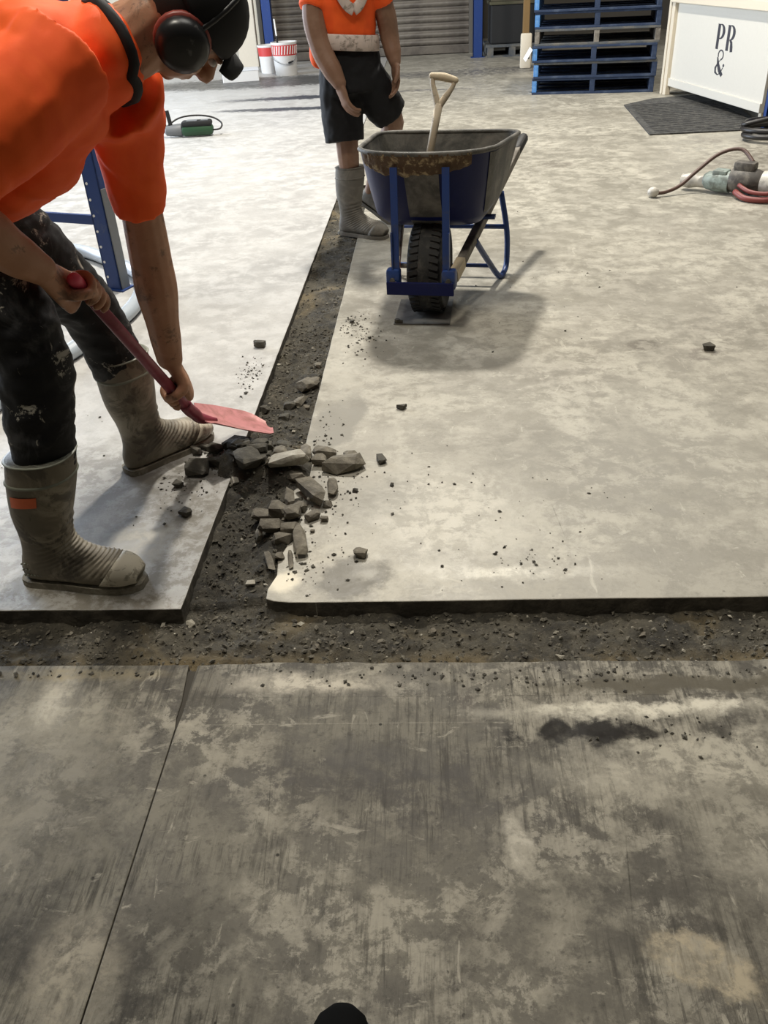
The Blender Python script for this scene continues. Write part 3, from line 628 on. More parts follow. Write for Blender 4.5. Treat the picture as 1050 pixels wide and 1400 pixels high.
t = thing('brush', 'thin stick with a white tip standing in the striped bucket', 'brush', (-2.10, 13.62, 0.035)); b = MB(); b.tube([(0, 0, 0), (-0.03, 0.05, 0.46)], 0.012, 8); b.build('stick', 'flat_black', t); b = MB(); b.tube([(-0.03, 0.05, 0.46), (-0.045, 0.075, 0.66)], 0.011, 8, round_=True); b.build('tip', 'bucket_white', t)
t = thing('white_carton', 'low white box on the floor left of the buckets', 'box', (-2.62, 13.2, 0), 0.2); b = MB(); b.box((0, 0, 0.07), (0.5, 0.35, 0.14), None, 0.006); b.build('body', 'bucket_white', t); b = MB(); b.box((0, 0, 0.142), (0.51, 0.36, 0.012)); b.build('lid', 'white_paper', t)

# ------------------------------------------------------------------ stack of pallets
def pallet(i, label):
    H = 0.158
    t = thing('pallet', label, 'pallet', (1.147 + 0.012 * math.sin(i * 2.3), 10.477 + 0.01 * math.cos(i * 1.7), i * H), -0.163 + 0.006 * math.sin(i * 3.1), 'stacked blue pallets')
    Wp, Dp = 1.297, 1.10
    mm = 'pallet_worn' if i == 3 else 'pallet_blue'
    for k, x in enumerate((0.025, Wp / 2, Wp - 0.025)):
        b = MB(); b.box((x, Dp / 2, H / 2), (0.05 if k != 1 else 0.055, Dp, H - 0.044), None, 0.003); b.build('bearer', 'pallet_blue_daylit' if (k == 0 and i != 3) else ('timber_grey' if i == 3 else mm), t)
    n = 7
    for k in range(n):
        y = 0.05 + (Dp - 0.1) * k / (n - 1)
        b = MB(); b.box((Wp / 2, y, H - 0.011), (Wp, 0.105, 0.022), None, 0.003); b.build('deck_board', 'pallet_worn' if (i * 7 + k) % 5 == 2 else mm, t)
    for k in (0, 2, 4, 6):
        y = 0.05 + (Dp - 0.1) * k / (n - 1)
        b = MB(); b.box((Wp / 2, y, 0.011), (Wp, 0.105, 0.022), None, 0.003); b.build('bottom_board', mm, t)
    return t
ORD = ['lowest blue pallet of the stack, standing on the floor', 'second blue pallet from the floor in the stack', 'third blue pallet from the floor, the one above the white paper tag', 'fourth pallet from the floor, greyer and worn, in the blue stack', 'fifth blue pallet from the floor in the stack', 'sixth blue pallet from the floor in the stack', 'topmost blue pallet of the stack at the upper edge']
for i in range(7): pallet(i, ORD[i])
b = MB(); b.box((0, 0, 0), (0.004, 0.10, 0.13)); o = b.build('paper_tag', 'white_paper'); o.location = (1.09, 10.50, 0.40); o.rotation_euler = (0.25, 0.5, 0.3); tag(o, 'white paper tag sticking out of the left side of the pallets', 'tag')

# ------------------------------------------------------------------ white cabinet with the logo
CA, CB = V((2.505, 10.08, 0)), V((2.835, 8.10, 0))
cd = (CB - CA); CL = cd.length; crz = math.atan2(cd.y, cd.x)
t = thing('white_cabinet', 'white steel counter with a dark P&R logo on its side', 'cabinet', CA, crz)   # local x along the face towards the camera, local y = away to the right
CT = 0.86
b = MB(); b.box((CL / 2, 0.03, (CT + 0.088) / 2), (CL, 0.04, CT - 0.088), None, 0.004); b.build('side_panel', 'white_paint', t)
b = MB(); b.box((CL / 2, 0.004, 0.125), (CL, 0.022, 0.075), None, 0.004); b.build('bottom_rail', 'white_paint', t)
b = MB(); b.box((CL / 2, -0.012, CT + 0.02), (CL + 0.03, 0.075, 0.075), None, 0.006); b.build('top_rail', 'cream_paint', t)
b = MB(); b.box((CL / 2, 0.5, CT + 0.045), (CL, 1.0, 0.03), None, 0.004); b.build('top', 'white_paint', t)
b = MB(); b.box((0.03, 0.0, CT / 2), (0.07, 0.055, CT), None, 0.005); b.build('corner_post', 'cream_paint', t)
b = MB(); b.box((CL / 2, 0.95, (CT + 0.088) / 2), (CL, 0.04, CT - 0.088)); b.build('rear_panel', 'white_paint', t)
b = MB(); b.box((CL - 0.03, 0.5, (CT + 0.088) / 2), (0.04, 0.9, CT - 0.088)); b.build('front_panel', 'white_paint', t)
for x, y in ((CL - 0.05, 0.06), (0.06, 0.93), (CL - 0.05, 0.93)):
    b = MB(); b.box((x, y, 0.05), (0.05, 0.05, 0.10)); b.build('foot', 'cream_paint', t)
b = MB(); b.box((-0.045, 0.0, 0.55), (0.05, 0.06, 1.10), None, 0.004); o = b.build('edge_board', 'cream_paint'); o.parent = None; o.location = CA; o.rotation_euler = (0, 0, crz); tag(o, 'tall cream upright board between the pallets and the white cabinet', 'board')
# lettering: tall condensed P and R with an ampersand under them, raised a hair off the panel
lg = MB()
def stroke(mb, pts, ws):
    ring = []
    n = len(pts)
    for k in range(n):
        p = V(pts[k]); q = V(pts[min(k + 1, n - 1)]) - V(pts[max(k - 1, 0)]); q.normalize(); nn = V((-q.y, q.x))
        w = ws[k] / 2 if isinstance(ws, (list, tuple)) else ws / 2
        a_, b_ = p + nn * w, p - nn * w
        ring.append([V((a_.x, 0.0085, a_.y)), V((b_.x, 0.0085, b_.y)), V((b_.x, 0.0115, b_.y)), V((a_.x, 0.0115, a_.y))])
    mb.loft(ring)
def arc(cx, cz, rx, rz, a0, a1, n=14): return [(cx + rx * math.cos(math.radians(a0 + (a1 - a0) * k / n)), cz + rz * math.sin(math.radians(a0 + (a1 - a0) * k / n))) for k in range(n + 1)]
def bowlw(n=14, t=0.010, T=0.048): return [t + (T - t) * math.sin(math.pi * k / n) ** 1.5 for k in range(n + 1)]
LX, LZ = 1.02, 0.50
MATS['logo_grey']
def letter(ch, x0):
    mb = MB()
    stroke(mb, [(x0, LZ), (x0, LZ + 0.26)], 0.050)
    stroke(mb, [(x0 - 0.03, LZ + 0.258), (x0 + 0.05, LZ + 0.258)], 0.006)
    stroke(mb, arc(x0 + 0.03, LZ + 0.185, 0.07, 0.073, 90, -90), bowlw())
    if ch == 'R':
        stroke(mb, [(x0 + 0.035, LZ + 0.112), (x0 + 0.07, LZ + 0.09), (x0 + 0.082, LZ + 0.04), (x0 + 0.09, LZ - 0.005)], [0.012, 0.04, 0.050, 0.046])
    else:
        stroke(mb, [(x0 + 0.02, LZ + 0.112), (x0 + 0.04, LZ + 0.112)], 0.006)
    o = mb.build('logo_letter', 'logo_grey', t); o.scale = (1, 1, 0.78); o.location.z = LZ * 0.22; return o
letter('P', LX); letter('R', LX + 0.20)
mb = MB()
stroke(mb, [(LX + 0.03, LZ + 0.00), (LX + 0.055, LZ - 0.08), (LX + 0.10, LZ - 0.15), (LX + 0.16, LZ - 0.205)], [0.02, 0.045, 0.056, 0.046])
stroke(mb, arc(LX + 0.085, LZ + 0.03, 0.05, 0.055, 210, -80), [0.018] * 15)
stroke(mb, [(LX + 0.094, LZ - 0.024), (LX + 0.04, LZ - 0.08), (LX + 0.012, LZ - 0.13), (LX + 0.02, LZ - 0.18), (LX + 0.07, LZ - 0.205), (LX + 0.12, LZ - 0.18), (LX + 0.16, LZ - 0.11)], [0.008, 0.014, 0.034, 0.034, 0.014, 0.012, 0.012])
mb.ell((LX + 0.165, 0.010, LZ - 0.085), 0.018, 0.003, 0.020)
o = mb.build('logo_ampersand', 'logo_grey', t); o.scale = (1, 1, 0.70); o.location.z = LZ * 0.30 - 0.062; o.location.x = 0.02

# black mat in front of it
t = thing('rubber_mat', 'black rubber mat on the floor in front of the white cabinet', 'mat')
b = MB(); b.prism([(1.955, 9.43), (1.855, 7.80), (2.80, 7.83), (3.08, 9.95), (2.3, 9.75)], 0.001, 0.012); b.build('sheet', 'mat_rubber', t)
b = MB()
for k in range(26):
    y = 7.88 + k * 0.06
    xa = 1.885 + (y - 7.8) * 0.061
    b.box(((xa + 2.85) / 2, y, 0.0135), (2.80 - xa, 0.02, 0.003))
b.build('ribs', 'mat_rubber', t)
# blue post and hose at the right edge
rack_post((2.80, 7.72, 0), 2.6, 0.10, 0.08, 'dark blue upright at the right edge beside the white cabinet', False, foot=True)
b = MB()
pts = []
for k in range(40):
    a = k * 0.40; r_ = 0.27 + 0.02 * math.sin(k * 0.9)
    pts.append((2.80 + r_ * math.cos(a) * 1.25 + 0.06, 7.42 + r_ * math.sin(a) * 0.9, 0.022 + 0.0025 * k))
pts += [(3.0, 7.45, 0.25), (2.95, 7.58, 0.6), (2.93, 7.62, 1.0), (2.98, 7.60, 1.25)]
b.tube(pts, 0.02, 10, sub=3); o = b.build('black_hose', 'hose_black', None, True); tag(o, 'black hose coiled at the foot of the right blue upright', 'hose')

# ------------------------------------------------------------------ breaker tool lying on the right
t = thing('breaker_tool', 'dusty grey demolition tool with hoses lying on the floor at the right', 'power tool', (1.90, 5.72, 0), -0.62); t.scale = (1.3, 1.3, 1.3)
AX = Matrix.Rotation(math.pi / 2, 3, 'Y')
b = MB(); b.lathe([(0.0, 0.14), (0.035, 0.14), (0.055, 0.15), (0.062, 0.20), (0.062, 0.34), (0.05, 0.36), (0.05, 0.42), (0.03, 0.43), (0.0, 0.43)], (0, 0, 0.066), 20, AX); b.build('barrel', 'tool_white', t, 35)
b = MB(); b.lathe([(0.0, 0.0), (0.05, 0.0), (0.058, 0.02), (0.058, 0.12), (0.045, 0.15), (0.0, 0.15)], (0, 0, 0.068), 16, AX); b.box((0.06, 0.0, 0.13), (0.10, 0.06, 0.05), None, 0.01); b.build('motor_housing', 'tool_dark', t, 35)
b = MB(); b.lathe([(0.0, -0.13), (0.028, -0.13), (0.042, -0.11), (0.05, -0.06), (0.05, 0.0), (0.0, 0.0)], (0, 0, 0.055), 16, AX); b.box((-0.05, 0.0, 0.095), (0.07, 0.07, 0.03), None, 0.008); b.build('gearbox', 'tool_green', t, 35)
b = MB(); b.lathe([(0.0, -0.24), (0.03, -0.24), (0.036, -0.20), (0.028, -0.16), (0.028, -0.12), (0.0, -0.12)], (0, 0.0, 0.045), 14, AX); b.build('chuck', 'tool_white', t, 35)
b = MB(); b.tube([(0.22, 0.05, 0.10), (0.24, 0.11, 0.15), (0.29, 0.14, 0.15), (0.33, 0.14, 0.13), (0.36, 0.15, 0.17)], 0.018, 8, sub=4, round_=True); b.build('side_handle', 'tool_grey', t, True)
b = MB(); b.tube([(0.08, 0.05, 0.14), (0.0, 0.09, 0.19), (-0.09, 0.05, 0.17), (-0.16, -0.03, 0.10), (-0.21, -0.10, 0.04), (-0.25, -0.17, 0.02), (-0.285, -0.21, 0.018)], 0.009, 8, sub=5); h = b.build('air_hose', 'hose_brown', t, True)
b = MB(); b.ell((-0.295, -0.22, 0.025), 0.028, 0.025, 0.025); b.build('hose_coupling', 'tool_white', t, True)
b = MB(); b.tube([(0.28, -0.05, 0.04), (0.22, -0.11, 0.018), (0.12, -0.12, 0.016), (0.05, -0.07, 0.03)], 0.014, 8, sub=5); b.tube([(0.28, -0.05, 0.07), (0.22, -0.10, 0.045), (0.13, -0.10, 0.043), (0.06, -0.06, 0.06)], 0.010, 8, sub=5); b.build('red_hose', 'hose_red', t, True)
b = MB(); b.tube([(0.10, 0.0, 0.03), (0.10, 0.0, 0.012)], 0.03, 8); b.build('rest_foot', 'rubber_black', t)

# ------------------------------------------------------------------ green device on the bright floor
t = thing('power_tool', 'green and black power tool with a looped cord on the bright floor', 'power tool', (-2.25, 8.80, 0), 0.10)
b = MB(); b.box((0.02, 0, 0.055), (0.30, 0.15, 0.09), None, 0.03); b.build('lower_body', 'radio_green', t, 40)
b = MB(); b.box((0.02, 0, 0.115), (0.29, 0.14, 0.05), None, 0.02); bd = b.build('upper_body', 'flat_black', t, 40)
b = MB(); b.box((-0.02, -0.01, 0.142), (0.10, 0.09, 0.006)); b.build('screen', 'radio_grey', bd)
b = MB(); b.box((0.10, -0.02, 0.142), (0.07, 0.05, 0.006)); b.build('vent', 'radio_grey', bd)
b = MB(); b.lathe([(0.02, -0.30), (0.045, -0.28), (0.06, -0.14), (0.05, -0.12)], (0, 0, 0.062), 14, AX); b.build('nose', 'radio_grey', t, 40)
b = MB(); b.box((-0.235, 0.0, 0.14), (0.035, 0.03, 0.20), Matrix.Rotation(-0.12, 3, 'Y'), 0.006); b.build('front_handle', 'flat_black', t)
b = MB(); b.box((-0.285, 0.0, 0.12), (0.022, 0.022, 0.12), Matrix.Rotation(-0.1, 3, 'Y'), 0.004); b.build('trigger_bar', 'flat_black', t)
b = MB(); b.tube([(0.16, -0.02, 0.05), (0.24, -0.03, 0.06), (0.25, 0.04, 0.10), (0.16, 0.08, 0.15), (0.0, 0.10, 0.17), (-0.16, 0.08, 0.155), (-0.28, 0.0, 0.09), (-0.36, -0.05, 0.02), (-0.6, -0.05, 0.009), (-1.2, 0.1, 0.009)], 0.008, 8, sub=5); b.build('cord', 'hose_black', t, True)

# ------------------------------------------------------------------ wheelbarrow (local: x right, y towards the handles)
wb = thing('wheelbarrow', 'dark blue wheelbarrow with a crusted rim standing on the right slab', 'wheelbarrow', (-0.004, 3.79, 0.006), -0.175)
def rrect(uf, ub, vf, vb, zf, zb, rad, n=6, bow=0.0):
    C = [V((-vf, uf)), V((vf, uf)), V((vb, ub)), V((-vb, ub))]; out = []
    for i in range(4):
        c = C[i]; p = C[i - 1]; q = C[(i + 1) % 4]
        a = c + (p - c).normalized() * rad; d = c + (q - c).normalized() * rad
        for k in range(n + 1):
            t = k / n; out.append((1 - t) ** 2 * a + 2 * t * (1 - t) * c + t * t * d)
        if i == 0 and bow:
            for k in (1, 2, 3):
                t = k / 4; e = d + (C[1] + (C[0] - C[1]).normalized() * rad - d) * t
                out.append(e)
    res = []
    for p in out:
        t = (p.y - uf) / (ub - uf)
        res.append(V((p.x, p.y - (bow * (1 - min(1, (p.x / vf) ** 2)) if t < 0.05 else 0), zf + (zb - zf) * t)))
    return res
LV = [(0.12, 0.42, 0.15, 0.19, 0.366, 0.372, 0.06), (0.03, 0.47, 0.21, 0.245, 0.376, 0.382, 0.08), (-0.03, 0.50, 0.24, 0.28, 0.42, 0.43, 0.10), (-0.095, 0.55, 0.26, 0.315, 0.565, 0.54, 0.12), (-0.14, 0.585, 0.277, 0.345, 0.705, 0.655, 0.13)]
outer = [rrect(*q, bow=bw_) for q, bw_ in zip(LV, (0.02, 0.03, 0.045, 0.06, 0.075))]
cen = V((0, 0.27, 0.6))
def inset(r, d, dz): return [V((p.x * (1 - d / 0.28), 0.25 + (p.y - 0.25) * (1 - d / 0.36), p.z + dz)) for p in r]
b = MB(); b.loft(outer, True, False); tray = b.build('tray', 'barrow_blue', wb, 40)
b = MB(); b.loft([inset(outer[0], 0.006, 0.006), inset(outer[1], 0.006, 0.006)] + [inset(r, 0.006, 0.003) for r in outer[2:]], True, False); b.build('tray_inside', 'tray_steel', tray, 40)
b = MB(); rim = outer[-1]; b.tube([V(p) + V((0, 0, 0.003)) for p in rim + rim[:2]], 0.0105, 8); b.build('rolled_rim', 'tray_steel', tray, True)
# scraped grey right flank and nose panel
n_ = len(rim)
def patch(sel, lo, hi, off, name, m, jit=0.0, cols=None):
    rows = []
    for t in [lo + (hi - lo) * k / 6 for k in range(7)]:
        row = []
        for i in sel:
            f = t * (len(outer) - 1); k0 = min(int(f), len(outer) - 2); fr = f - k0
            p = outer[k0][i] * (1 - fr) + outer[k0 + 1][i] * fr
            d = V((p.x, p.y - 0.3, 0)).normalized()
            row.append(p + d * (off + (rnd.random() * jit if jit else 0)) + V((0, 0, rnd.uniform(-jit, jit) * 0.4 if jit else 0)))
        rows.append(row)
    mb = MB(); mb.loft(rows, False, False, closed=False)
    return mb.build(name, m, tray, 40)
# index layout of rim: corner FL 0..6, bow 7..9, FR 10..16, BR 17..23, BL 24..30
fine_sel = list(range(4, 14))
rows = []
for zi in range(5):
    row = []
    for k in range(61):
        f = 2.5 + 9.0 * k / 60; i0 = int(f); fr = f - i0
        top = outer[-1][i0].lerp(outer[-1][i0 + 1], fr)
        low = outer[-2][i0].lerp(outer[-2][i0 + 1], fr)
        depth = (0.34 + 0.28 * math.sin(math.pi * k / 60) + 0.10 * mnoise.noise(V((k * 0.21, 0, 5)))) * (zi / 4)
        p = top.lerp(low, depth)
        d = V((p.x * 0.5, p.y - 0.3, 0.0)).normalized()
        row.append(p + d * (0.009 + 0.011 * abs(mnoise.noise(V((k * 0.5, zi * 0.9, 1)))) - (0.008 if zi == 4 else 0)) + V((0, 0, 0.004 if zi == 0 else 0)))
    rows.append(row)
mb = MB(); mb.loft(rows, False, False, closed=False); cr_ = mb.build('cement_crust', 'crust', tray, True); cr_['label'] = 'brown crust of dried cement along the front lip'
patch([7, 8, 9], 0.22, 0.86, 0.004, 'nose_panel', 'tray_steel')
patch([14, 15, 16, 17, 18], 0.45, 0.98, 0.003, 'scraped_flank', 'tray_steel')
# wheel
AXX = Matrix.Rotation(math.pi / 2, 3, 'Y')
wh = MB(); wh.lathe([(0.115, -0.055), (0.15, -0.076), (0.175, -0.074), (0.190, -0.050), (0.194, 0.0), (0.190, 0.050), (0.175, 0.074), (0.15, 0.076), (0.115, 0.055), (0.115, -0.055)], (0, 0, 0.197), 48, AXX, cap=False)
tyre = wh.build('tyre', 'tyre', wb, 50)
mb = MB(); mb.box((0, 0, 0), (0.040, 0.018, 0.009), None, 0.0)
tr0 = None
for k in range(40):
    a = 2 * math.pi * k / 40
    for sx in (-1, 1):
        if tr0 is None: tr0 = mb.build('tread_block', 'tyre', tyre); c = tr0
        else: c = tr0.copy(); S.collection.objects.link(c); c.parent = tyre
        aa = a + (0.04 if sx > 0 else 0)
        c.location = (sx * 0.045, -math.sin(aa) * 0.1925, 0.197 + math.cos(aa) * 0.1925)
        c.rotation_euler = (aa, sx * 0.22, 0.0)
mb = MB(); mb.lathe([(0.0, -0.05), (0.022, -0.05), (0.022, -0.03), (0.10, -0.028), (0.117, -0.046), (0.117, 0.046), (0.10, 0.028), (0.022, 0.03), (0.022, 0.05), (0.0, 0.05)], (0, 0, 0.197), 28, AXX, cap=False); mb.build('wheel_rim', 'rim_red', wb, 40)
mb = MB(); mb.tube([(-0.15, 0, 0.197), (0.15, 0, 0.197)], 0.010, 10); mb.build('axle', 'tray_steel', wb)
for sx in (-1, 1):
    mb = MB(); mb.bar((sx * 0.118, -0.255, 0.185), (sx * 0.305, 1.12, 0.525), 0.038, 0.045, bev=0.006); h = mb.build('handle', 'timber_grey', wb)
    mb = MB(); mb.bar((sx * 0.130, -0.165, 0.207), (sx * 0.146, -0.05, 0.235), 0.039, 0.0465); mb.build('bare_wood', 'timber_bare', h)
    mb = MB(); mb.tube([(sx * 0.288, 1.0, 0.497), (sx * 0.307, 1.135, 0.529)], 0.027, 10, round_=True); mb.build('rubber_grip', 'rubber_black', h, True)
    mb = MB(); mb.bar((sx * 0.108, -0.235, 0.19), (sx * 0.106, -0.213, 0.66), 0.030, 0.008, (0, 1, 0)); mb.box((sx * 0.120, -0.232, 0.30), (0.006, 0.03, 0.22)); mb.build('nose_strut', 'strut_blue', wb)
    mb = MB(); mb.box((sx * 0.120, -0.225, 0.215), (0.060, 0.055, 0.085), None, 0.012); br = mb.build('front_bracket', 'strut_blue', wb, 40)
    mb = MB(); mb.lathe([(0.0, 0), (0.011, 0), (0.011, 0.012), (0.0, 0.012)], (sx * 0.120, -0.252, 0.215), 6, Matrix.Rotation(math.pi / 2, 3, 'X')); mb.build('bolt', 'tray_steel', br)
    # bent tube leg
    mb = MB(); mb.tube([(sx * 0.18, 0.14, 0.28), (sx * 0.222, 0.34, 0.12), (sx * 0.262, 0.45, 0.016), (sx * 0.28, 0.50, 0.012), (sx * 0.29, 0.56, 0.05), (sx * 0.285, 0.58, 0.20), (sx * 0.25, 0.59, 0.385)], 0.014, 10, sub=5); mb.build('leg', 'strut_blue', wb, True)
mb = MB(); mb.box((0, -0.262, 0.182), (0.29, 0.012, 0.055), None, 0.003); mb.build('front_bar', 'barrow_blue', wb)
mb = MB(); mb.tube([(-0.24, 0.385, 0.085), (0.24, 0.385, 0.085)], 0.010, 8); mb.build('leg_brace', 'strut_blue', wb, True)
mb = MB(); mb.tube([(-0.284, 0.58, 0.22), (0.284, 0.58, 0.22)], 0.012, 8); mb.build('leg_brace', 'strut_blue', wb, True)
mb = MB(); mb.bar((-0.26, 0.25, 0.352), (0.26, 0.25, 0.352), 0.05, 0.012); mb.build('cross_bar', 'strut_blue', wb)

t = thing('steel_plate', 'thin square steel plate under the wheelbarrow wheel', 'plate', (-0.035, 3.765, 0), -0.08)
mb = MB(); mb.box((0, 0, 0.003), (0.25, 0.32, 0.006), None, 0.001); mb.build('plate', 'plate_steel', t)
mb = MB(); mb.tube([(-0.11, -0.145, 0.006), (-0.11, -0.145, 0.022)], 0.012, 8); mb.tube([(-0.085, -0.15, 0.012), (-0.12, -0.15, 0.012)], 0.008, 8); mb.build('corner_lug', 'rubble_dark', t)

# shovel standing in the barrow
t = thing('shovel', 'wooden D-handled shovel standing in the wheelbarrow', 'shovel', (-0.05, 3.93, 0.39))
A0, A1 = V((0.0, 0.0, 0.02)), V((0.105, 0.08, 0.49))
ax = (A1 - A0).normalized(); sd = V((0.97, -0.10, 0)); sd = (sd - ax * sd.dot(ax)).normalized()
mb = MB(); mb.tube([A0 + ax * 0.16, A0 + ax * 0.35, A1 - ax * 0.045], [0.016, 0.0165, 0.018], 12); mb.build('shaft', 'shaft_wood', t, True)
mb = MB()
for sx in (-1, 1): mb.tube([A1 - ax * 0.06, A1 - ax * 0.02 + sd * sx * 0.020, A1 + ax * 0.025 + sd * sx * 0.042, A1 + ax * 0.055 + sd * sx * 0.047], [0.015, 0.014, 0.011, 0.011], 10, sub=4, round_=True)
mb.build('yoke', 'shaft_wood', t, True)
mb = MB(); mb.tube([A1 + ax * 0.054 - sd * 0.050, A1 + ax * 0.058, A1 + ax * 0.054 + sd * 0.050], [0.014, 0.017, 0.014], 12, sub=3, round_=True); mb.build('grip', 'timber_bare', t, True)
mb = MB(); nn = sd.cross(ax)
rows = []
for k in range(9):
    z = -0.01 + 0.18 * k / 8; wv = 0.085 if k < 7 else (0.07 if k == 7 else 0.02)
    rows.append([A0 + ax * z + sd * (wv * (j - 3) / 3) + nn * (0.03 * ((j - 3) / 3) ** 2) for j in range(7)])
rows2 = [[p - nn * 0.003 for p in r] for r in rows]
mb.loft([r + q[::-1] for r, q in zip(rows, rows2)]); mb.build('blade', 'tray_steel', t, 40)
mb = MB(); mb.tube([A0 + ax * 0.12, A0 + ax * 0.22], [0.014, 0.02], 10); mb.build('socket', 'tray_steel', t, True)

# ------------------------------------------------------------------ rubber boots
BC = [((0.088, 0.400), (-0.078, 0.395), 0.076), ((0.090, 0.34), (-0.083, 0.33), 0.076), ((0.080, 0.26), (-0.082, 0.24), 0.070), ((0.068, 0.19), (-0.066, 0.16), 0.060), ((0.072, 0.150), (-0.066, 0.10), 0.052), ((0.092, 0.128), (-0.080, 0.045), 0.050),
      ((0.122, 0.113), (-0.065, 0.014), 0.049), ((0.155, 0.102), (0.02, 0.012), 0.050), ((0.185, 0.094), (0.10, 0.012), 0.055), ((0.212, 0.086), (0.165, 0.012), 0.055), ((0.238, 0.072), (0.207, 0.014), 0.048), ((0.257, 0.052), (0.246, 0.022), 0.030)]
def boot(parent, org, loc, yaw, sc, lean, pitch, mats, toe=True, patch_=True, ls=0.0):
    def cm(i, fr, sel):
        g_ = lambda k: BC[max(0, min(len(BC) - 1, k))][sel]
        p0, p1, p2, p3 = g_(i - 1), g_(i), g_(i + 1), g_(i + 2)
        f = lambda a, b_, c, d: 0.5 * (2 * b_ + (c - a) * fr + (2 * a - 5 * b_ + 4 * c - d) * fr * fr + (3 * b_ - a - 3 * c + d) * fr ** 3)
        return f(p0, p1, p2, p3) if sel == 2 else V((f(p0[0], p1[0], p2[0], p3[0]), 0, f(p0[1], p1[1], p2[1], p3[1])))
    piv = V((0.19, 0, 0))
    R = Matrix.Rotation(yaw, 3, 'Z'); Rp = Matrix.Rotation(pitch, 3, 'Y')
    def tf(p):
        p = V(p); p.x += lean * max(0, p.z - 0.09); p.y += ls * max(0, p.z - 0.09)
        p = piv + Rp @ (p - piv)
        return R @ (p * sc) + V(loc)
    def ring(i, fr, n=28, grow=0.0, ribs=True):
        F, B, w = cm(i, fr, 0), cm(i, fr, 1), cm(i, fr, 2); C = (F + B) / 2; A = (F - B) / 2; s = i + fr; out = []
        for j in range(n):
            th = 2 * math.pi * j / n; ct, st = math.cos(th), math.sin(th)
            e = 0.85; x = math.copysign(abs(ct) ** e, ct); y = math.copysign(abs(st) ** e, st)
            g_ = grow
            if ribs and 2.6 < s < 8.6: g_ += 0.0042 * (0.5 + 0.5 * math.sin(s * 2 * math.pi * 2.6)) * max(0, min(1, (ct + 0.15) * 2))
            out.append(tf(C + A * x * (1 + g_ / max(A.length, 0.01)) + V((0, y * (w + g_), 0))))
        return out
    m_body, m_sole, m_rim, m_toe = mats
    rings = []
    N = len(BC) - 1
    for i in range(N):
        st = 10 if 2 <= i < 9 else 4
        for k in range(st): rings.append(ring(i, k / st))
    rings.append(ring(N - 1, 1.0))
    mb = MB(); mb.loft(rings, True, True); bo = mb.build('boot', m_body, parent, True, org)
    mb = MB(); mb.loft([ring(0, 0.0, grow=0.003), ring(0, 0.05, grow=0.005), ring(0, 0.12, grow=0.003)], True, True); mb.build('boot_rim', m_rim, bo, True, org)
    mb = MB(); mb.loft([ring(0, 0.92, grow=0.0), ring(0, 0.98, grow=0.004), ring(1, 0.04, grow=0.0)], False, False); mb.build('shaft_seam', m_rim, bo, True, org)
    # sole: outline of the foot
    pts = []
    for x, w in ((-0.085, 0.018), (-0.078, 0.034), (-0.055, 0.045), (-0.01, 0.046), (0.05, 0.047), (0.10, 0.053), (0.15, 0.056), (0.20, 0.053), (0.238, 0.041), (0.259, 0.020)): pts.append((x, w))
    outl = [(x, w) for x, w in pts] + [(x, -w) for x, w in pts[::-1]]
    mb = MB(); mb.loft([[tf((x, y, z)) for x, y in outl] for z in (0.0, 0.010, 0.020)]); so = mb.build('sole', m_sole, bo, 50, org)
    mb = MB()
    for x, w in ((-0.06, 0.040), (-0.035, 0.042), (0.06, 0.042), (0.085, 0.047), (0.11, 0.05), (0.135, 0.052), (0.16, 0.052), (0.185, 0.05)):
        mb.box((0, 0, 0), (0.012, 2 * w + 0.006, 0.010)); mb.v[-8:] = [tf(p + V((x, 0, 0.0065))) for p in mb.v[-8:]]
    mb.build('sole_tread', m_sole, so, False, org)['kind'] = 'stuff'
    if toe:
        mb = MB(); mb.loft([ring(8, 0.6, grow=0.003, ribs=False)] + [ring(9, k / 4, grow=0.003, ribs=False) for k in range(4)] + [ring(10, k / 4, grow=0.003, ribs=False) for k in range(5)], True, True); mb.build('toe_cap', m_toe, bo, True, org)
    if patch_:
        mb = MB(); rr_ = []
        for fr in (0.30, 0.42, 0.54, 0.66):
            r_ = ring(1, fr, n=56, grow=0.002); rr_.append(r_[37:45])
        mb.loft(rr_, False, False, closed=False); mb.build('patch', 'orange_patch', bo, True, org)['label'] = 'small orange rectangle on the boot shaft'
        mb = MB()
        for k in range(26):
            fx = -0.055 + 0.075 * (k % 9) / 8; fz = 0.045 + 0.018 * (k // 9)
            mb.ell((0, 0, 0), 0.0032, 0.003, 0.0032, n=6, m=4); c = len(mb.v) - (6 * 3 + 2)
            for q in range(c, len(mb.v)): mb.v[q] = tf(mb.v[q] + V((fx, -0.0445 + 0.0 * fz, fz)))
        mb.build('heel_studs', m_rim, bo, True, org)
    return bo
BM1 = ('boot_rubber', 'boot_sole', 'boot_rim', 'boot_toe'); BM2 = ('boot_grey', 'boot_grey', 'boot_grey', 'boot_grey')

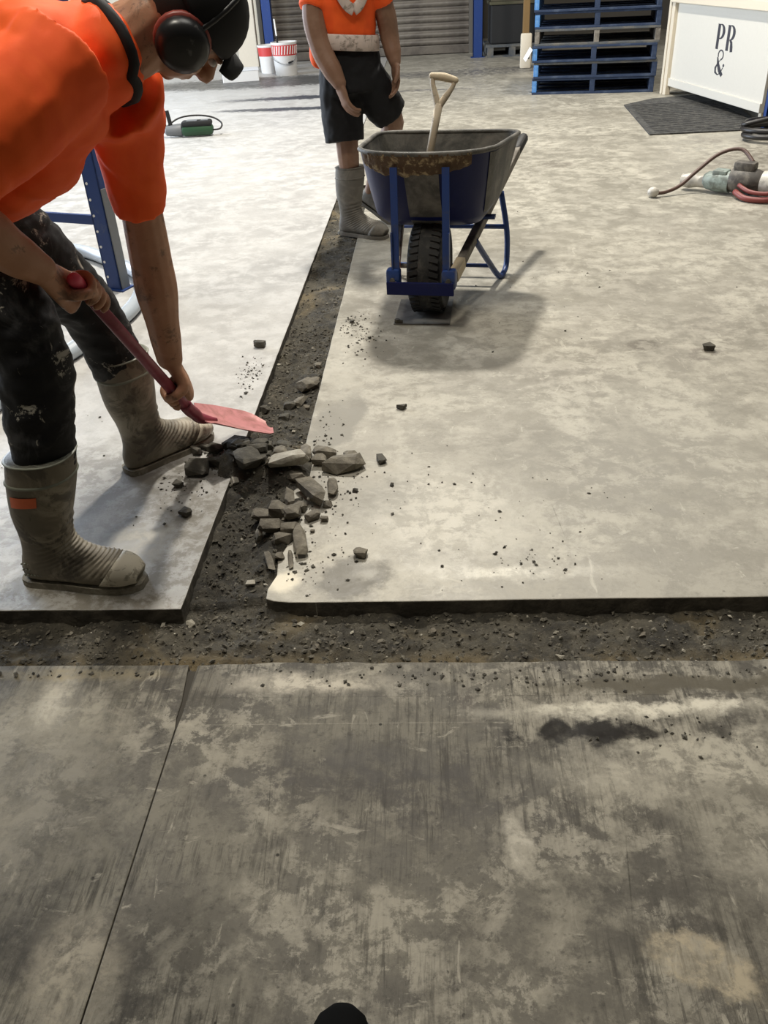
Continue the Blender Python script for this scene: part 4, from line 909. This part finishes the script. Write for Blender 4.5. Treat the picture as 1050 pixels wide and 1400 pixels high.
# ------------------------------------------------------------------ gripping hand
def grip_hand(mb, wrist, c, a, e1, rs, side=1, s=1.0):
    """fingers closed round a shaft: c on the axis, a = axis (towards the little finger), e1 = from axis to the palm"""
    a = V(a).normalized(); e1 = V(e1); e1 = (e1 - a * e1.dot(a)).normalized(); e2 = a.cross(e1) * side
    c = V(c); wrist = V(wrist)
    pol = lambda ang, r, k: c + a * k + e1 * (math.cos(math.radians(ang)) * r) + e2 * (math.sin(math.radians(ang)) * r)
    ks = [-0.034, -0.011, 0.012, 0.034]; rad = [0.0098, 0.0102, 0.0096, 0.0084]; ext = [228, 240, 232, 215]
    for k, r, ex in zip(ks, rad, ext):
        k *= s; r *= s
        base = pol(35, rs + 0.020 * s, k)
        mb.tube([wrist.lerp(base, 0.12), wrist.lerp(base, 0.55) + e1 * 0.006, base], [0.019 * s, 0.0155 * s, 0.0125 * s], 8, sub=3, round_=True)
        mb.tube([base, pol(95, rs + 0.013 * s, k), pol(150, rs + 0.010 * s, k), pol((150 + ex) / 2 + 8, rs + 0.0095 * s, k), pol(ex, rs + 0.009 * s, k)], [r * 1.15, r * 1.05, r, r * 0.95, r * 0.85], 8, sub=4, round_=True)
    mb.tube([wrist, wrist.lerp(c + e1 * (rs + 0.02 * s), 0.6), c + e1 * (rs + 0.018 * s)], [(0.026 * s, 0.021 * s), (0.038 * s, 0.018 * s), (0.040 * s, 0.014 * s)], 12, ref=a, sub=4, round_=True)
    th = wrist.lerp(pol(-10, rs + 0.02 * s, -0.04 * s), 0.35)
    mb.tube([th, pol(-25, rs + 0.020 * s, -0.050 * s), pol(-85, rs + 0.014 * s, -0.052 * s), pol(-135, rs + 0.011 * s, -0.040 * s), pol(-165, rs + 0.0105 * s, -0.026 * s)], [0.018 * s, 0.0155 * s, 0.0125 * s, 0.0115 * s, 0.0095 * s], 10, sub=4, round_=True)

def wrinkle(amp, sc, str_=(1, 1, 1)):
    return lambda p: amp * (mnoise.noise(V((p.x * str_[0], p.y * str_[1], p.z * str_[2])) * sc) + 0.5 * mnoise.noise(V((p.x * str_[0], p.y * str_[1], p.z * str_[2])) * sc * 2.3))

# ------------------------------------------------------------------ worker in front, bending over the shovel
P1 = (-1.0, 2.0, 0.0)
w1 = thing('person', 'worker in an orange shirt and ear muffs bending over a dark pink shovel', 'person', P1)
HC = V((-0.488, 2.0, 1.285)); hu = V((0.93, 0.0, 0.367)).normalized(); hf = V((0.367, 0, -0.93)).normalized(); hf = (hf * math.cos(0.42) + V((0, 1, 0)) * math.sin(0.42)).normalized(); hr = hf.cross(hu).normalized()
HM = Matrix((hr, hf, hu)).transposed()      # local x = right side, y = face, z = crown
hp = lambda x, y, z: HC + hr * x + hf * y + hu * z
TOP = V((-0.802, 1.86, 0.795)); SOC = V((-0.775, 2.40, 0.205))
sax = (SOC - TOP).normalized()
body = MB()
body.tube([(-1.10, 1.95, 0.99), (-0.95, 1.95, 1.08), (-0.79, 1.95, 1.16), (-0.67, 1.97, 1.21)], [(0.13, 0.09), (0.13, 0.085), (0.135, 0.085), (0.075, 0.065)], 18, ref=(0, 1, 0), sub=4, round_=True)
body.tube([(-0.70, 1.97, 1.225), (-0.615, 1.985, 1.255), hp(0, -0.03, -0.07)], [(0.074, 0.074), (0.072, 0.074), (0.064, 0.066)], 14, ref=(0, 1, 0), sub=4, round_=True)
# head
body.ell(hp(0, -0.012, 0.018), 0.076, 0.094, 0.102, HM, 20, 14)
body.ell(hp(0, 0.030, -0.050), 0.058, 0.060, 0.070, HM, 18, 12)
body.ell(hp(0, 0.062, -0.098), 0.024, 0.020, 0.018, HM)
body.tube([hp(0, 0.082, 0.012), hp(0, 0.098, -0.012), hp(0, 0.112, -0.034), hp(0, 0.088, -0.040)], [0.010, 0.012, 0.016, 0.012], 10, sub=3, round_=True)
for sx in (-1, 1):
    body.ell(hp(sx * 0.012, 0.098, -0.037), 0.009, 0.011, 0.008, HM, 8, 6)
    body.ell(hp(sx * 0.030, 0.077, 0.020), 0.022, 0.014, 0.008, HM, 10, 6)
    body.ell(hp(sx * 0.045, 0.055, -0.030), 0.020, 0.022, 0.020, HM, 10, 6)
    body.ell(hp(sx * 0.076, -0.012, -0.010), 0.010, 0.018, 0.030, HM, 10, 8)
body.tube([hp(-0.020, 0.083, -0.066), hp(0, 0.092, -0.064), hp(0.020, 0.083, -0.066)], [0.006, 0.008, 0.006], 8, sub=3, round_=True)
body.tube([hp(-0.016, 0.080, -0.077), hp(0, 0.088, -0.077), hp(0.016, 0.080, -0.077)], [0.006, 0.008, 0.006], 8, sub=3, round_=True)
# legs inside the trousers
body.tube([(-1.07, 1.87, 0.97), (-0.99, 1.84, 0.82), (-0.925, 1.82, 0.635), (-0.975, 1.80, 0.40), (-1.02, 1.785, 0.14)], [0.070, 0.070, 0.056, 0.053, 0.040], 12, sub=4, round_=True)
body.tube([(-1.09, 2.05, 0.96), (-1.05, 2.20, 0.80), (-1.01, 2.33, 0.60), (-0.975, 2.40, 0.40), (-0.955, 2.42, 0.13)], [0.070, 0.070, 0.056, 0.053, 0.040], 12, sub=4, round_=True)
# near (right) arm
eN = V((-0.935, 1.635, 1.015)); wN = V((-0.842, 1.782, 0.850))
body.tube([(-0.71, 1.80, 1.20), (-0.82, 1.72, 1.12), eN, eN.lerp(wN, 0.35) + V((0.004, 0.0, 0.004)), eN.lerp(wN, 0.7), wN], [0.052, 0.054, 0.054, 0.057, 0.047, (0.037, 0.031)], 14, sub=4, round_=True)
GN = TOP + sax * 0.062
grip_hand(body, wN, GN, sax, V((-0.75, -0.35, 0.5)), 0.016, side=1, s=1.18)
# far (left) arm
sF = V((-0.715, 2.15, 1.09)); eF = V((-0.752, 2.25, 0.745)); wF = V((-0.772, 2.300, 0.420))
GF = TOP + sax * 0.685
body.tube([sF, sF.lerp(eF, 0.5), eF, eF.lerp(wF, 0.3), eF.lerp(wF, 0.7), wF], [0.048, 0.052, 0.056, 0.059, 0.046, (0.039, 0.032)], 14, sub=4, round_=True)
grip_hand(body, wF, GF, sax, V((0.55, -0.2, 0.8)), 0.016, side=-1, s=1.2)
blob(body, 'body', 'skin', w1, 0.0042, P1, 4)
for sx in (-1, 1):
    mb = MB(); mb.ell(hp(sx * 0.030, 0.076, 0.004), 0.012, 0.012, 0.009, HM, 10, 8); e_ = mb.build('eye', 'eye_white', w1, True, P1)
    mb = MB(); mb.ell(hp(sx * 0.030, 0.0855, 0.002), 0.005, 0.004, 0.005, HM, 8, 6); mb.build('pupil', 'eye_dark', e_, True, P1)
mb = MB(); mb.ell(hp(0, -0.022, 0.022), 0.0785, 0.088, 0.092, HM, 20, 12); mb.build('hair', 'hair', w1, True, P1)
# cap
mb = MB(); rings = []
for i in range(9):
    ph = math.radians(2 + 88 * i / 8)
    rings.append([hp(0.088 * math.cos(ph) * math.cos(2 * math.pi * j / 28), -0.012 + 0.106 * math.cos(ph) * math.sin(2 * math.pi * j / 28), 0.036 + 0.094 * math.sin(ph)) for j in range(28)])
rings.insert(0, [hp(0.089 * math.cos(2 * math.pi * j / 28), -0.012 + 0.107 * math.sin(2 * math.pi * j / 28), 0.030) for j in range(28)])
mb.loft(rings, True, True); cap = mb.build('cap', 'cap_black', w1, True, P1)
mb = MB(); rows = []
for i in range(6):
    y = 0.080 + 0.050 * i / 5; wd = 0.075 * math.sqrt(max(0.05, 1 - (i / 5.4) ** 2.5))
    rows.append([hp(wd * (k - 4) / 4, y, 0.040 + 0.010 * i / 5 - 0.018 * ((k - 4) / 4) ** 2) for k in range(9)])
mb.loft([r + [p - hu * 0.005 for p in r[::-1]] for r in rows]); mb.build('cap_peak', 'cap_black', cap, True, P1)
# ear muffs
em = MB()
em.tube([hp(0.094 * math.cos(math.radians(a)), -0.012, -0.005 + 0.140 * math.sin(math.radians(a))) for a in range(0, 181, 15)], (0.006), 8); band = em.build('muff_headband', 'muff_black', w1, True, P1)
for sx in (-1, 1):
    AM = Matrix((hf, hu, hr * sx)).transposed()
    mb = MB(); mb.lathe([(0.0, -0.012), (0.044, -0.012), (0.052, -0.004), (0.054, 0.012), (0.048, 0.028), (0.030, 0.036), (0.0, 0.038)], hp(sx * 0.092, -0.008, -0.012), 22, AM, cap=False); cup = mb.build('ear_cup', 'muff_black', w1, 50, P1)
    mb = MB(); mb.lathe([(0.034, -0.022), (0.053, -0.020), (0.058, -0.012), (0.056, -0.002), (0.036, 0.0)], hp(sx * 0.092, -0.008, -0.012), 22, AM, cap=False); mb.build('cushion_ring', 'muff_red', cup, True, P1)
# shirt
st = MB()
st.tube([(-1.08, 1.94, 1.06), (-0.97, 1.94, 1.11), (-0.86, 1.935, 1.165), (-0.765, 1.945, 1.21), (-0.700, 1.964, 1.232)], [(0.19, 0.16), (0.19, 0.165), (0.20, 0.165), (0.20, 0.155), (0.138, 0.108)], 22, ref=(0, 1, 0), sub=5, round_=True)
st.tube([(-1.00, 1.90, 0.99), (-0.93, 1.91, 1.00), (-0.85, 1.92, 1.03)], [(0.15, 0.06), (0.16, 0.075), (0.14, 0.07)], 16, ref=(0, 1, 0), sub=4, round_=True)
st.tube([(-0.72, 1.86, 1.235), (-0.77, 1.78, 1.185), (-0.85, 1.70, 1.105), (-0.90, 1.66, 1.06)], [0.115, 0.106, 0.092, 0.084], 18, sub=4)
st.tube([(-0.71, 2.06, 1.165), sF + V((0, -0.01, 0.0)), sF.lerp(eF, 0.40), sF.lerp(eF, 0.66)], [0.125, 0.100, 0.076, 0.068], 18, sub=4)
shirt = blob(st, 'shirt', 'orange_shirt', w1, 0.009, P1, 5, lambda p: wrinkle(0.007, 9.0, (1.6, 0.8, 1.0))(p) - 0.008 * max(0.0, 0.22 - abs(mnoise.noise(V((p.x * 5 + p.z * 4, p.y * 2.5, p.z * 3 - p.x * 2 + 3))))) / 0.22)
# dark neck band of the shirt
from mathutils.bvhtree import BVHTree
bvh = BVHTree.FromPolygons([v.co + V(P1) for v in shirt.data.vertices], [tuple(p.vertices) for p in shirt.data.polygons])
mb = MB(); nb = []
nA = V((-0.70, 1.97, 1.225)); nB = V((-0.60, 1.987, 1.262)); nx = (nB - nA).normalized()
n1 = V((0, 1, 0)); n1 = (n1 - nx * n1.dot(nx)).normalized(); n2 = nx.cross(n1).normalized()
for k in range(29):
    a = 2 * math.pi * k / 28
    o_ = nB + nx * 0.25 + (n1 * math.sin(a) + n2 * math.cos(a)) * 0.094
    h_ = bvh.ray_cast(o_, -nx, 0.6)
    nb.append(h_[0] if h_[0] is not None else nB + (n1 * math.sin(a) + n2 * math.cos(a)) * 0.094)
mb.tube(nb, (0.013), 8); mb.build('neck_band', 'cap_black', shirt, True, P1)
# trousers
tr = MB()
tr.tube([(-1.13, 1.95, 0.98), (-1.04, 1.95, 1.01), (-0.95, 1.95, 1.05)], [(0.18, 0.13), (0.18, 0.13), (0.165, 0.12)], 18, ref=(0, 1, 0), sub=4, round_=True)
tr.tube([(-1.09, 1.88, 0.95), (-1.00, 1.85, 0.80), (-0.935, 1.825, 0.63), (-0.955, 1.81, 0.50), (-0.972, 1.80, 0.37)], [0.115, 0.100, 0.086, 0.083, 0.077], 18, sub=5, round_=True)
tr.tube([(-1.10, 2.04, 0.95), (-1.06, 2.18, 0.80), (-1.01, 2.32, 0.61), (-0.985, 2.38, 0.48), (-0.975, 2.40, 0.36)], [0.115, 0.100, 0.088, 0.083, 0.077], 18, sub=5, round_=True)
blob(tr, 'trousers', 'black_cloth', w1, 0.009, P1, 4, wrinkle(0.008, 13.0, (1.0, 1.0, 1.8)))
boot(w1, P1, (-1.036, 1.795, 0.0), -0.115, 1.0, 0.20, 0.0, BM1)
boot(w1, P1, (-0.952, 2.415, 0.0), 0.86, 1.0, -0.06, 0.0, BM1, patch_=False)

# the shovel he holds
t = thing('shovel', 'dark pink shovel held by the bending worker, its blade in the rubble', 'shovel', TOP)
mb = MB(); mb.tube([TOP, TOP + sax * 0.4, SOC], [0.0155, 0.0165, 0.0175], 14); sf_ = mb.build('shaft', 'shovel_red', t, True, TOP)
mb = MB(); mb.tube([TOP - sax * 0.012, TOP + sax * 0.015], 0.0165, 14, round_=True); mb.build('end_cap', 'grip_pink', sf_, True, TOP)['label'] = 'bright pink end of the shovel shaft'
TIP = V((-0.575, 2.605, 0.032)); NK = V((-0.757, 2.445, 0.150))
mb = MB(); mb.tube([SOC - sax * 0.05, SOC, V((-0.768, 2.425, 0.178)), NK, NK.lerp(TIP, 0.22)], [0.021, 0.021, 0.020, 0.018, 0.008], 12, sub=4); mb.build('socket', 'shovel_red', t, True, TOP)
bd_ = (TIP - NK).normalized(); bw = V((-bd_.y, bd_.x, 0)).normalized(); bw = (Matrix.Rotation(0.12, 3, bd_) @ bw); bn = bd_.cross(bw)
if bn.z < 0: bn = -bn
rows = []
for k in range(11):
    u_ = k / 10; p = NK.lerp(TIP, 0.02 + 0.98 * u_)
    hw = 0.075 + 0.015 * min(1, u_ * 3) if u_ < 0.75 else 0.09 * math.sqrt(max(0.04, 1 - ((u_ - 0.75) / 0.26) ** 2))
    rows.append([p + bw * (hw * (j - 4) / 4) + bn * (0.022 * ((j - 4) / 4) ** 2 * (1 - 0.6 * u_)) for j in range(9)])
mb = MB(); mb.loft([r + [p - bn * 0.003 for p in r[::-1]] for r in rows]); mb.build('blade', 'shovel_pink', t, 50, TOP)

# ------------------------------------------------------------------ worker beside the barrow
P2 = (-0.42, 5.12, 0.0)
w2 = thing('person', 'worker in an orange shirt, black shorts and grey boots walking behind the wheelbarrow', 'person', P2)
body = MB()
body.tube([(-0.41, 5.11, 0.84), (-0.42, 5.09, 0.95), (-0.42, 5.07, 1.12), (-0.41, 5.05, 1.26), (-0.40, 5.03, 1.31)], [(0.11, 0.08), (0.12, 0.085), (0.14, 0.095), (0.15, 0.08), (0.08, 0.06)], 16, ref=(1, 0.45, 0), sub=4, round_=True)
body.tube([(-0.40, 5.03, 1.28), (-0.385, 5.00, 1.38), (-0.375, 4.98, 1.43)], [0.055, 0.05, 0.05], 12, sub=3, round_=True)
F2 = V((0.55, -0.83, -0.1)).normalized(); U2 = V((0.1, -0.1, 1)); U2 = (U2 - F2 * U2.dot(F2)).normalized(); R2 = F2.cross(U2)
H2 = V((-0.365, 4.965, 1.49)); M2 = Matrix((R2, F2, U2)).transposed(); hp2 = lambda x, y, z: H2 + R2 * x + F2 * y + U2 * z
body.ell(hp2(0, -0.01, 0.02), 0.070, 0.088, 0.095, M2); body.ell(hp2(0, 0.028, -0.045), 0.054, 0.056, 0.065, M2); body.ell(hp2(0, 0.055, -0.09), 0.022, 0.018, 0.016, M2)
body.tube([hp2(0, 0.078, 0.01), hp2(0, 0.105, -0.03), hp2(0, 0.084, -0.036)], [0.010, 0.015, 0.011], 8, sub=3, round_=True)
for sx in (-1, 1): body.ell(hp2(sx * 0.071, -0.012, -0.008), 0.010, 0.017, 0.028, M2, 10, 6)
body.tube([hp2(-0.018, 0.078, -0.062), hp2(0, 0.086, -0.060), hp2(0.018, 0.078, -0.062)], 0.007, 8, round_=True)
body.tube([(-0.46, 5.09, 0.80), (-0.46, 5.07, 0.62), (-0.455, 5.065, 0.47), (-0.457, 5.10, 0.34), (-0.468, 5.11, 0.12)], [0.07, 0.065, 0.062, 0.056, 0.035], 12, sub=4, round_=True)
body.tube([(-0.35, 5.11, 0.80), (-0.27, 5.15, 0.70), (-0.20, 5.20, 0.585), (-0.28, 5.29, 0.40), (-0.36, 5.38, 0.19)], [0.065, 0.065, 0.062, 0.056, 0.036], 12, sub=4, round_=True)
# arms
body.tube([(-0.565, 5.00, 1.23), (-0.575, 4.985, 1.12), (-0.545, 4.96, 0.985), (-0.50, 4.93, 0.90), (-0.462, 4.905, 0.835)], [0.060, 0.060, 0.056, 0.052, 0.038], 12, sub=4, round_=True)
body.tube([(-0.25, 5.08, 1.23), (-0.215, 5.12, 1.12), (-0.20, 5.14, 1.02), (-0.185, 5.12, 0.95), (-0.175, 5.10, 0.905)], [0.058, 0.056, 0.052, 0.046, 0.034], 12, sub=4, round_=True)
def loose_hand(mb, w, d, n, s=1.0):
    w = V(w); d = V(d).normalized(); n = V(n); n = (n - d * n.dot(d)).normalized(); sd_ = d.cross(n)
    mb.tube([w, w + d * 0.045 * s, w + d * 0.085 * s], [(0.026 * s, 0.020 * s), (0.038 * s, 0.018 * s), (0.038 * s, 0.014 * s)], 12, ref=sd_, sub=3, round_=True)
    for k, (o_, L_) in enumerate(((-0.030, 0.066), (-0.010, 0.075), (0.010, 0.070), (0.029, 0.055))):
        q = w + d * 0.085 * s + sd_ * o_ * s
        mb.tube([q, q + d * L_ * 0.45 * s + n * 0.010 * s, q + d * L_ * 0.8 * s + n * 0.028 * s, q + d * L_ * 0.92 * s + n * 0.045 * s], [0.0105 * s, 0.010 * s, 0.009 * s, 0.008 * s], 8, sub=3, round_=True)
    q = w + d * 0.025 * s - sd_ * 0.028 * s
    mb.tube([q, q + d * 0.035 * s - sd_ * 0.022 * s + n * 0.012 * s, q + d * 0.065 * s - sd_ * 0.022 * s + n * 0.028 * s], [0.015 * s, 0.012 * s, 0.009 * s], 8, sub=3, round_=True)
loose_hand(body, (-0.462, 4.905, 0.835), (0.28, -0.10, -0.95), (0.8, 0.5, 0.2), 1.15)
loose_hand(body, (-0.175, 5.10, 0.905), (0.05, -0.1, -1.0), (-0.7, -0.3, 0.1), 1.1)
blob(body, 'body', 'skin_dusty', w2, 0.0055, P2, 3)
for sx in (-1, 1):
    mb = MB(); mb.ell(hp2(sx * 0.028, 0.070, 0.004), 0.012, 0.011, 0.009, M2, 10, 8); mb.build('eye', 'eye_dark', w2, True, P2)
mb = MB(); mb.ell(hp2(0, -0.022, 0.028), 0.075, 0.087, 0.095, M2, 20, 12); mb.build('hair', 'hair', w2, True, P2)
st = MB()
st.tube([(-0.42, 5.09, 0.995), (-0.42, 5.08, 1.08), (-0.42, 5.07, 1.18), (-0.41, 5.05, 1.26), (-0.40, 5.035, 1.32)], [(0.155, 0.125), (0.16, 0.125), (0.17, 0.125), (0.175, 0.10), (0.075, 0.06)], 20, ref=(1, 0.45, 0), sub=4)
st.tube([(-0.56, 5.13, 1.12), (-0.575, 5.14, 1.02), (-0.58, 5.13, 0.94), (-0.565, 5.11, 0.905)], [(0.05, 0.04), (0.06, 0.05), (0.065, 0.05), (0.055, 0.04)], 12, ref=(0.4, 1, 0), sub=3)
st.tube([(-0.54, 5.01, 1.26), (-0.575, 4.995, 1.19), (-0.585, 4.985, 1.165)], [0.078, 0.074, 0.072], 14, sub=3)
st.tube([(-0.27, 5.07, 1.26), (-0.235, 5.10, 1.20), (-0.225, 5.11, 1.175)], [0.076, 0.072, 0.07], 14, sub=3)
sh2 = blob(st, 'shirt', 'orange_shirt', w2, 0.009, P2, 3, wrinkle(0.005, 12))
mb = MB(); rings = []
a1 = V((1, 0.45, 0)).normalized(); a2 = V((-0.45, 1, 0)).normalized()
for z, g_ in ((0.970, 0.010), (0.975, 0.015), (1.04, 0.015), (1.045, 0.010)):
    rings.append([V((-0.42, 5.085, z - 0.10 * (0.154 * math.cos(2 * math.pi * j / 32)))) + a1 * (0.158 + g_) * math.cos(2 * math.pi * j / 32) + a2 * (0.122 + g_) * math.sin(2 * math.pi * j / 32) for j in range(32)])
mb.loft(rings, False, False); mb.build('reflective_band', 'silver_tape', sh2, True, P2)
mb = MB()
for sx in (-1, 1):
    mb.tube([V((-0.41, 5.03, 1.30)) + a1 * 0.075 * sx - a2 * 0.055, V((-0.415, 5.045, 1.24)) + a1 * 0.07 * sx - a2 * 0.108, V((-0.42, 5.06, 1.18)) + a1 * 0.035 * sx - a2 * 0.128, V((-0.42, 5.06, 1.155)) - a2 * 0.130], [(0.026, 0.008)] * 4, 10, ref=a1, sub=4)
mb.build('reflective_yoke', 'silver_tape', sh2, True, P2)
st = MB()
st.tube([(-0.41, 5.10, 0.77), (-0.415, 5.10, 0.90), (-0.42, 5.09, 1.0)], [(0.175, 0.14), (0.17, 0.132), (0.152, 0.118)], 20, ref=(1, 0.45, 0), sub=4)
st.tube([(-0.475, 5.10, 0.85), (-0.475, 5.08, 0.68), (-0.468, 5.06, 0.525)], [0.115, 0.115, 0.110], 16, sub=4)
st.tube([(-0.35, 5.11, 0.84), (-0.275, 5.15, 0.725), (-0.215, 5.19, 0.635)], [0.118, 0.112, 0.105], 16, sub=4)
blob(st, 'shorts', 'dark_shorts', w2, 0.009, P2, 3, wrinkle(0.006, 14))
boot(w2, P2, (-0.470, 5.115, 0.0), -0.52, 0.97, 0.05, 0.0, BM2, patch_=False)
boot(w2, P2, (-0.40, 5.42, 0.0), -0.45, 0.95, 0.25, 0.5, BM2, patch_=False)

# ------------------------------------------------------------------ boot toe at the bottom edge
PB = V((-0.155, 0.0, 0.0))
t = thing('black_boot', 'black rounded boot toe poking in at the bottom edge of the picture', 'boot', PB)
mb = MB(); rings = []
for y, w, h in ((0.40, 0.044, 0.11), (0.45, 0.047, 0.10), (0.50, 0.050, 0.088), (0.55, 0.052, 0.078), (0.60, 0.051, 0.070), (0.635, 0.046, 0.062), (0.66, 0.036, 0.052), (0.675, 0.020, 0.040)):
    rings.append([PB + V((w * math.copysign(abs(math.cos(2 * math.pi * j / 24)) ** 0.8, math.cos(2 * math.pi * j / 24)), y - 0.012, 0.014 + h * 0.5 * (1 + math.sin(2 * math.pi * j / 24)))) for j in range(24)])
mb.loft(rings); up_ = mb.build('upper', 'toe_black', t, True, PB)
mb = MB(); oo = [(-0.046, 0.38), (-0.052, 0.48), (-0.056, 0.56), (-0.052, 0.62), (-0.038, 0.66), (-0.015, 0.678), (0.015, 0.678), (0.038, 0.66), (0.052, 0.62), (0.056, 0.56), (0.052, 0.48), (0.046, 0.38)]
mb.prism([(x + PB.x, y - 0.008) for x, y in oo], 0.0, 0.018); mb.build('sole', 'rubber_black', t, False, PB)
mb = MB(); mb.tube([PB + V((0, 0.38, 0.07)), PB + V((0, 0.34, 0.12)), PB + V((0, 0.31, 0.22)), PB + V((0, 0.30, 0.30))], [0.055, 0.058, 0.055, 0.056], 18, sub=3); mb.build('ankle', 'toe_black', t, True, PB)
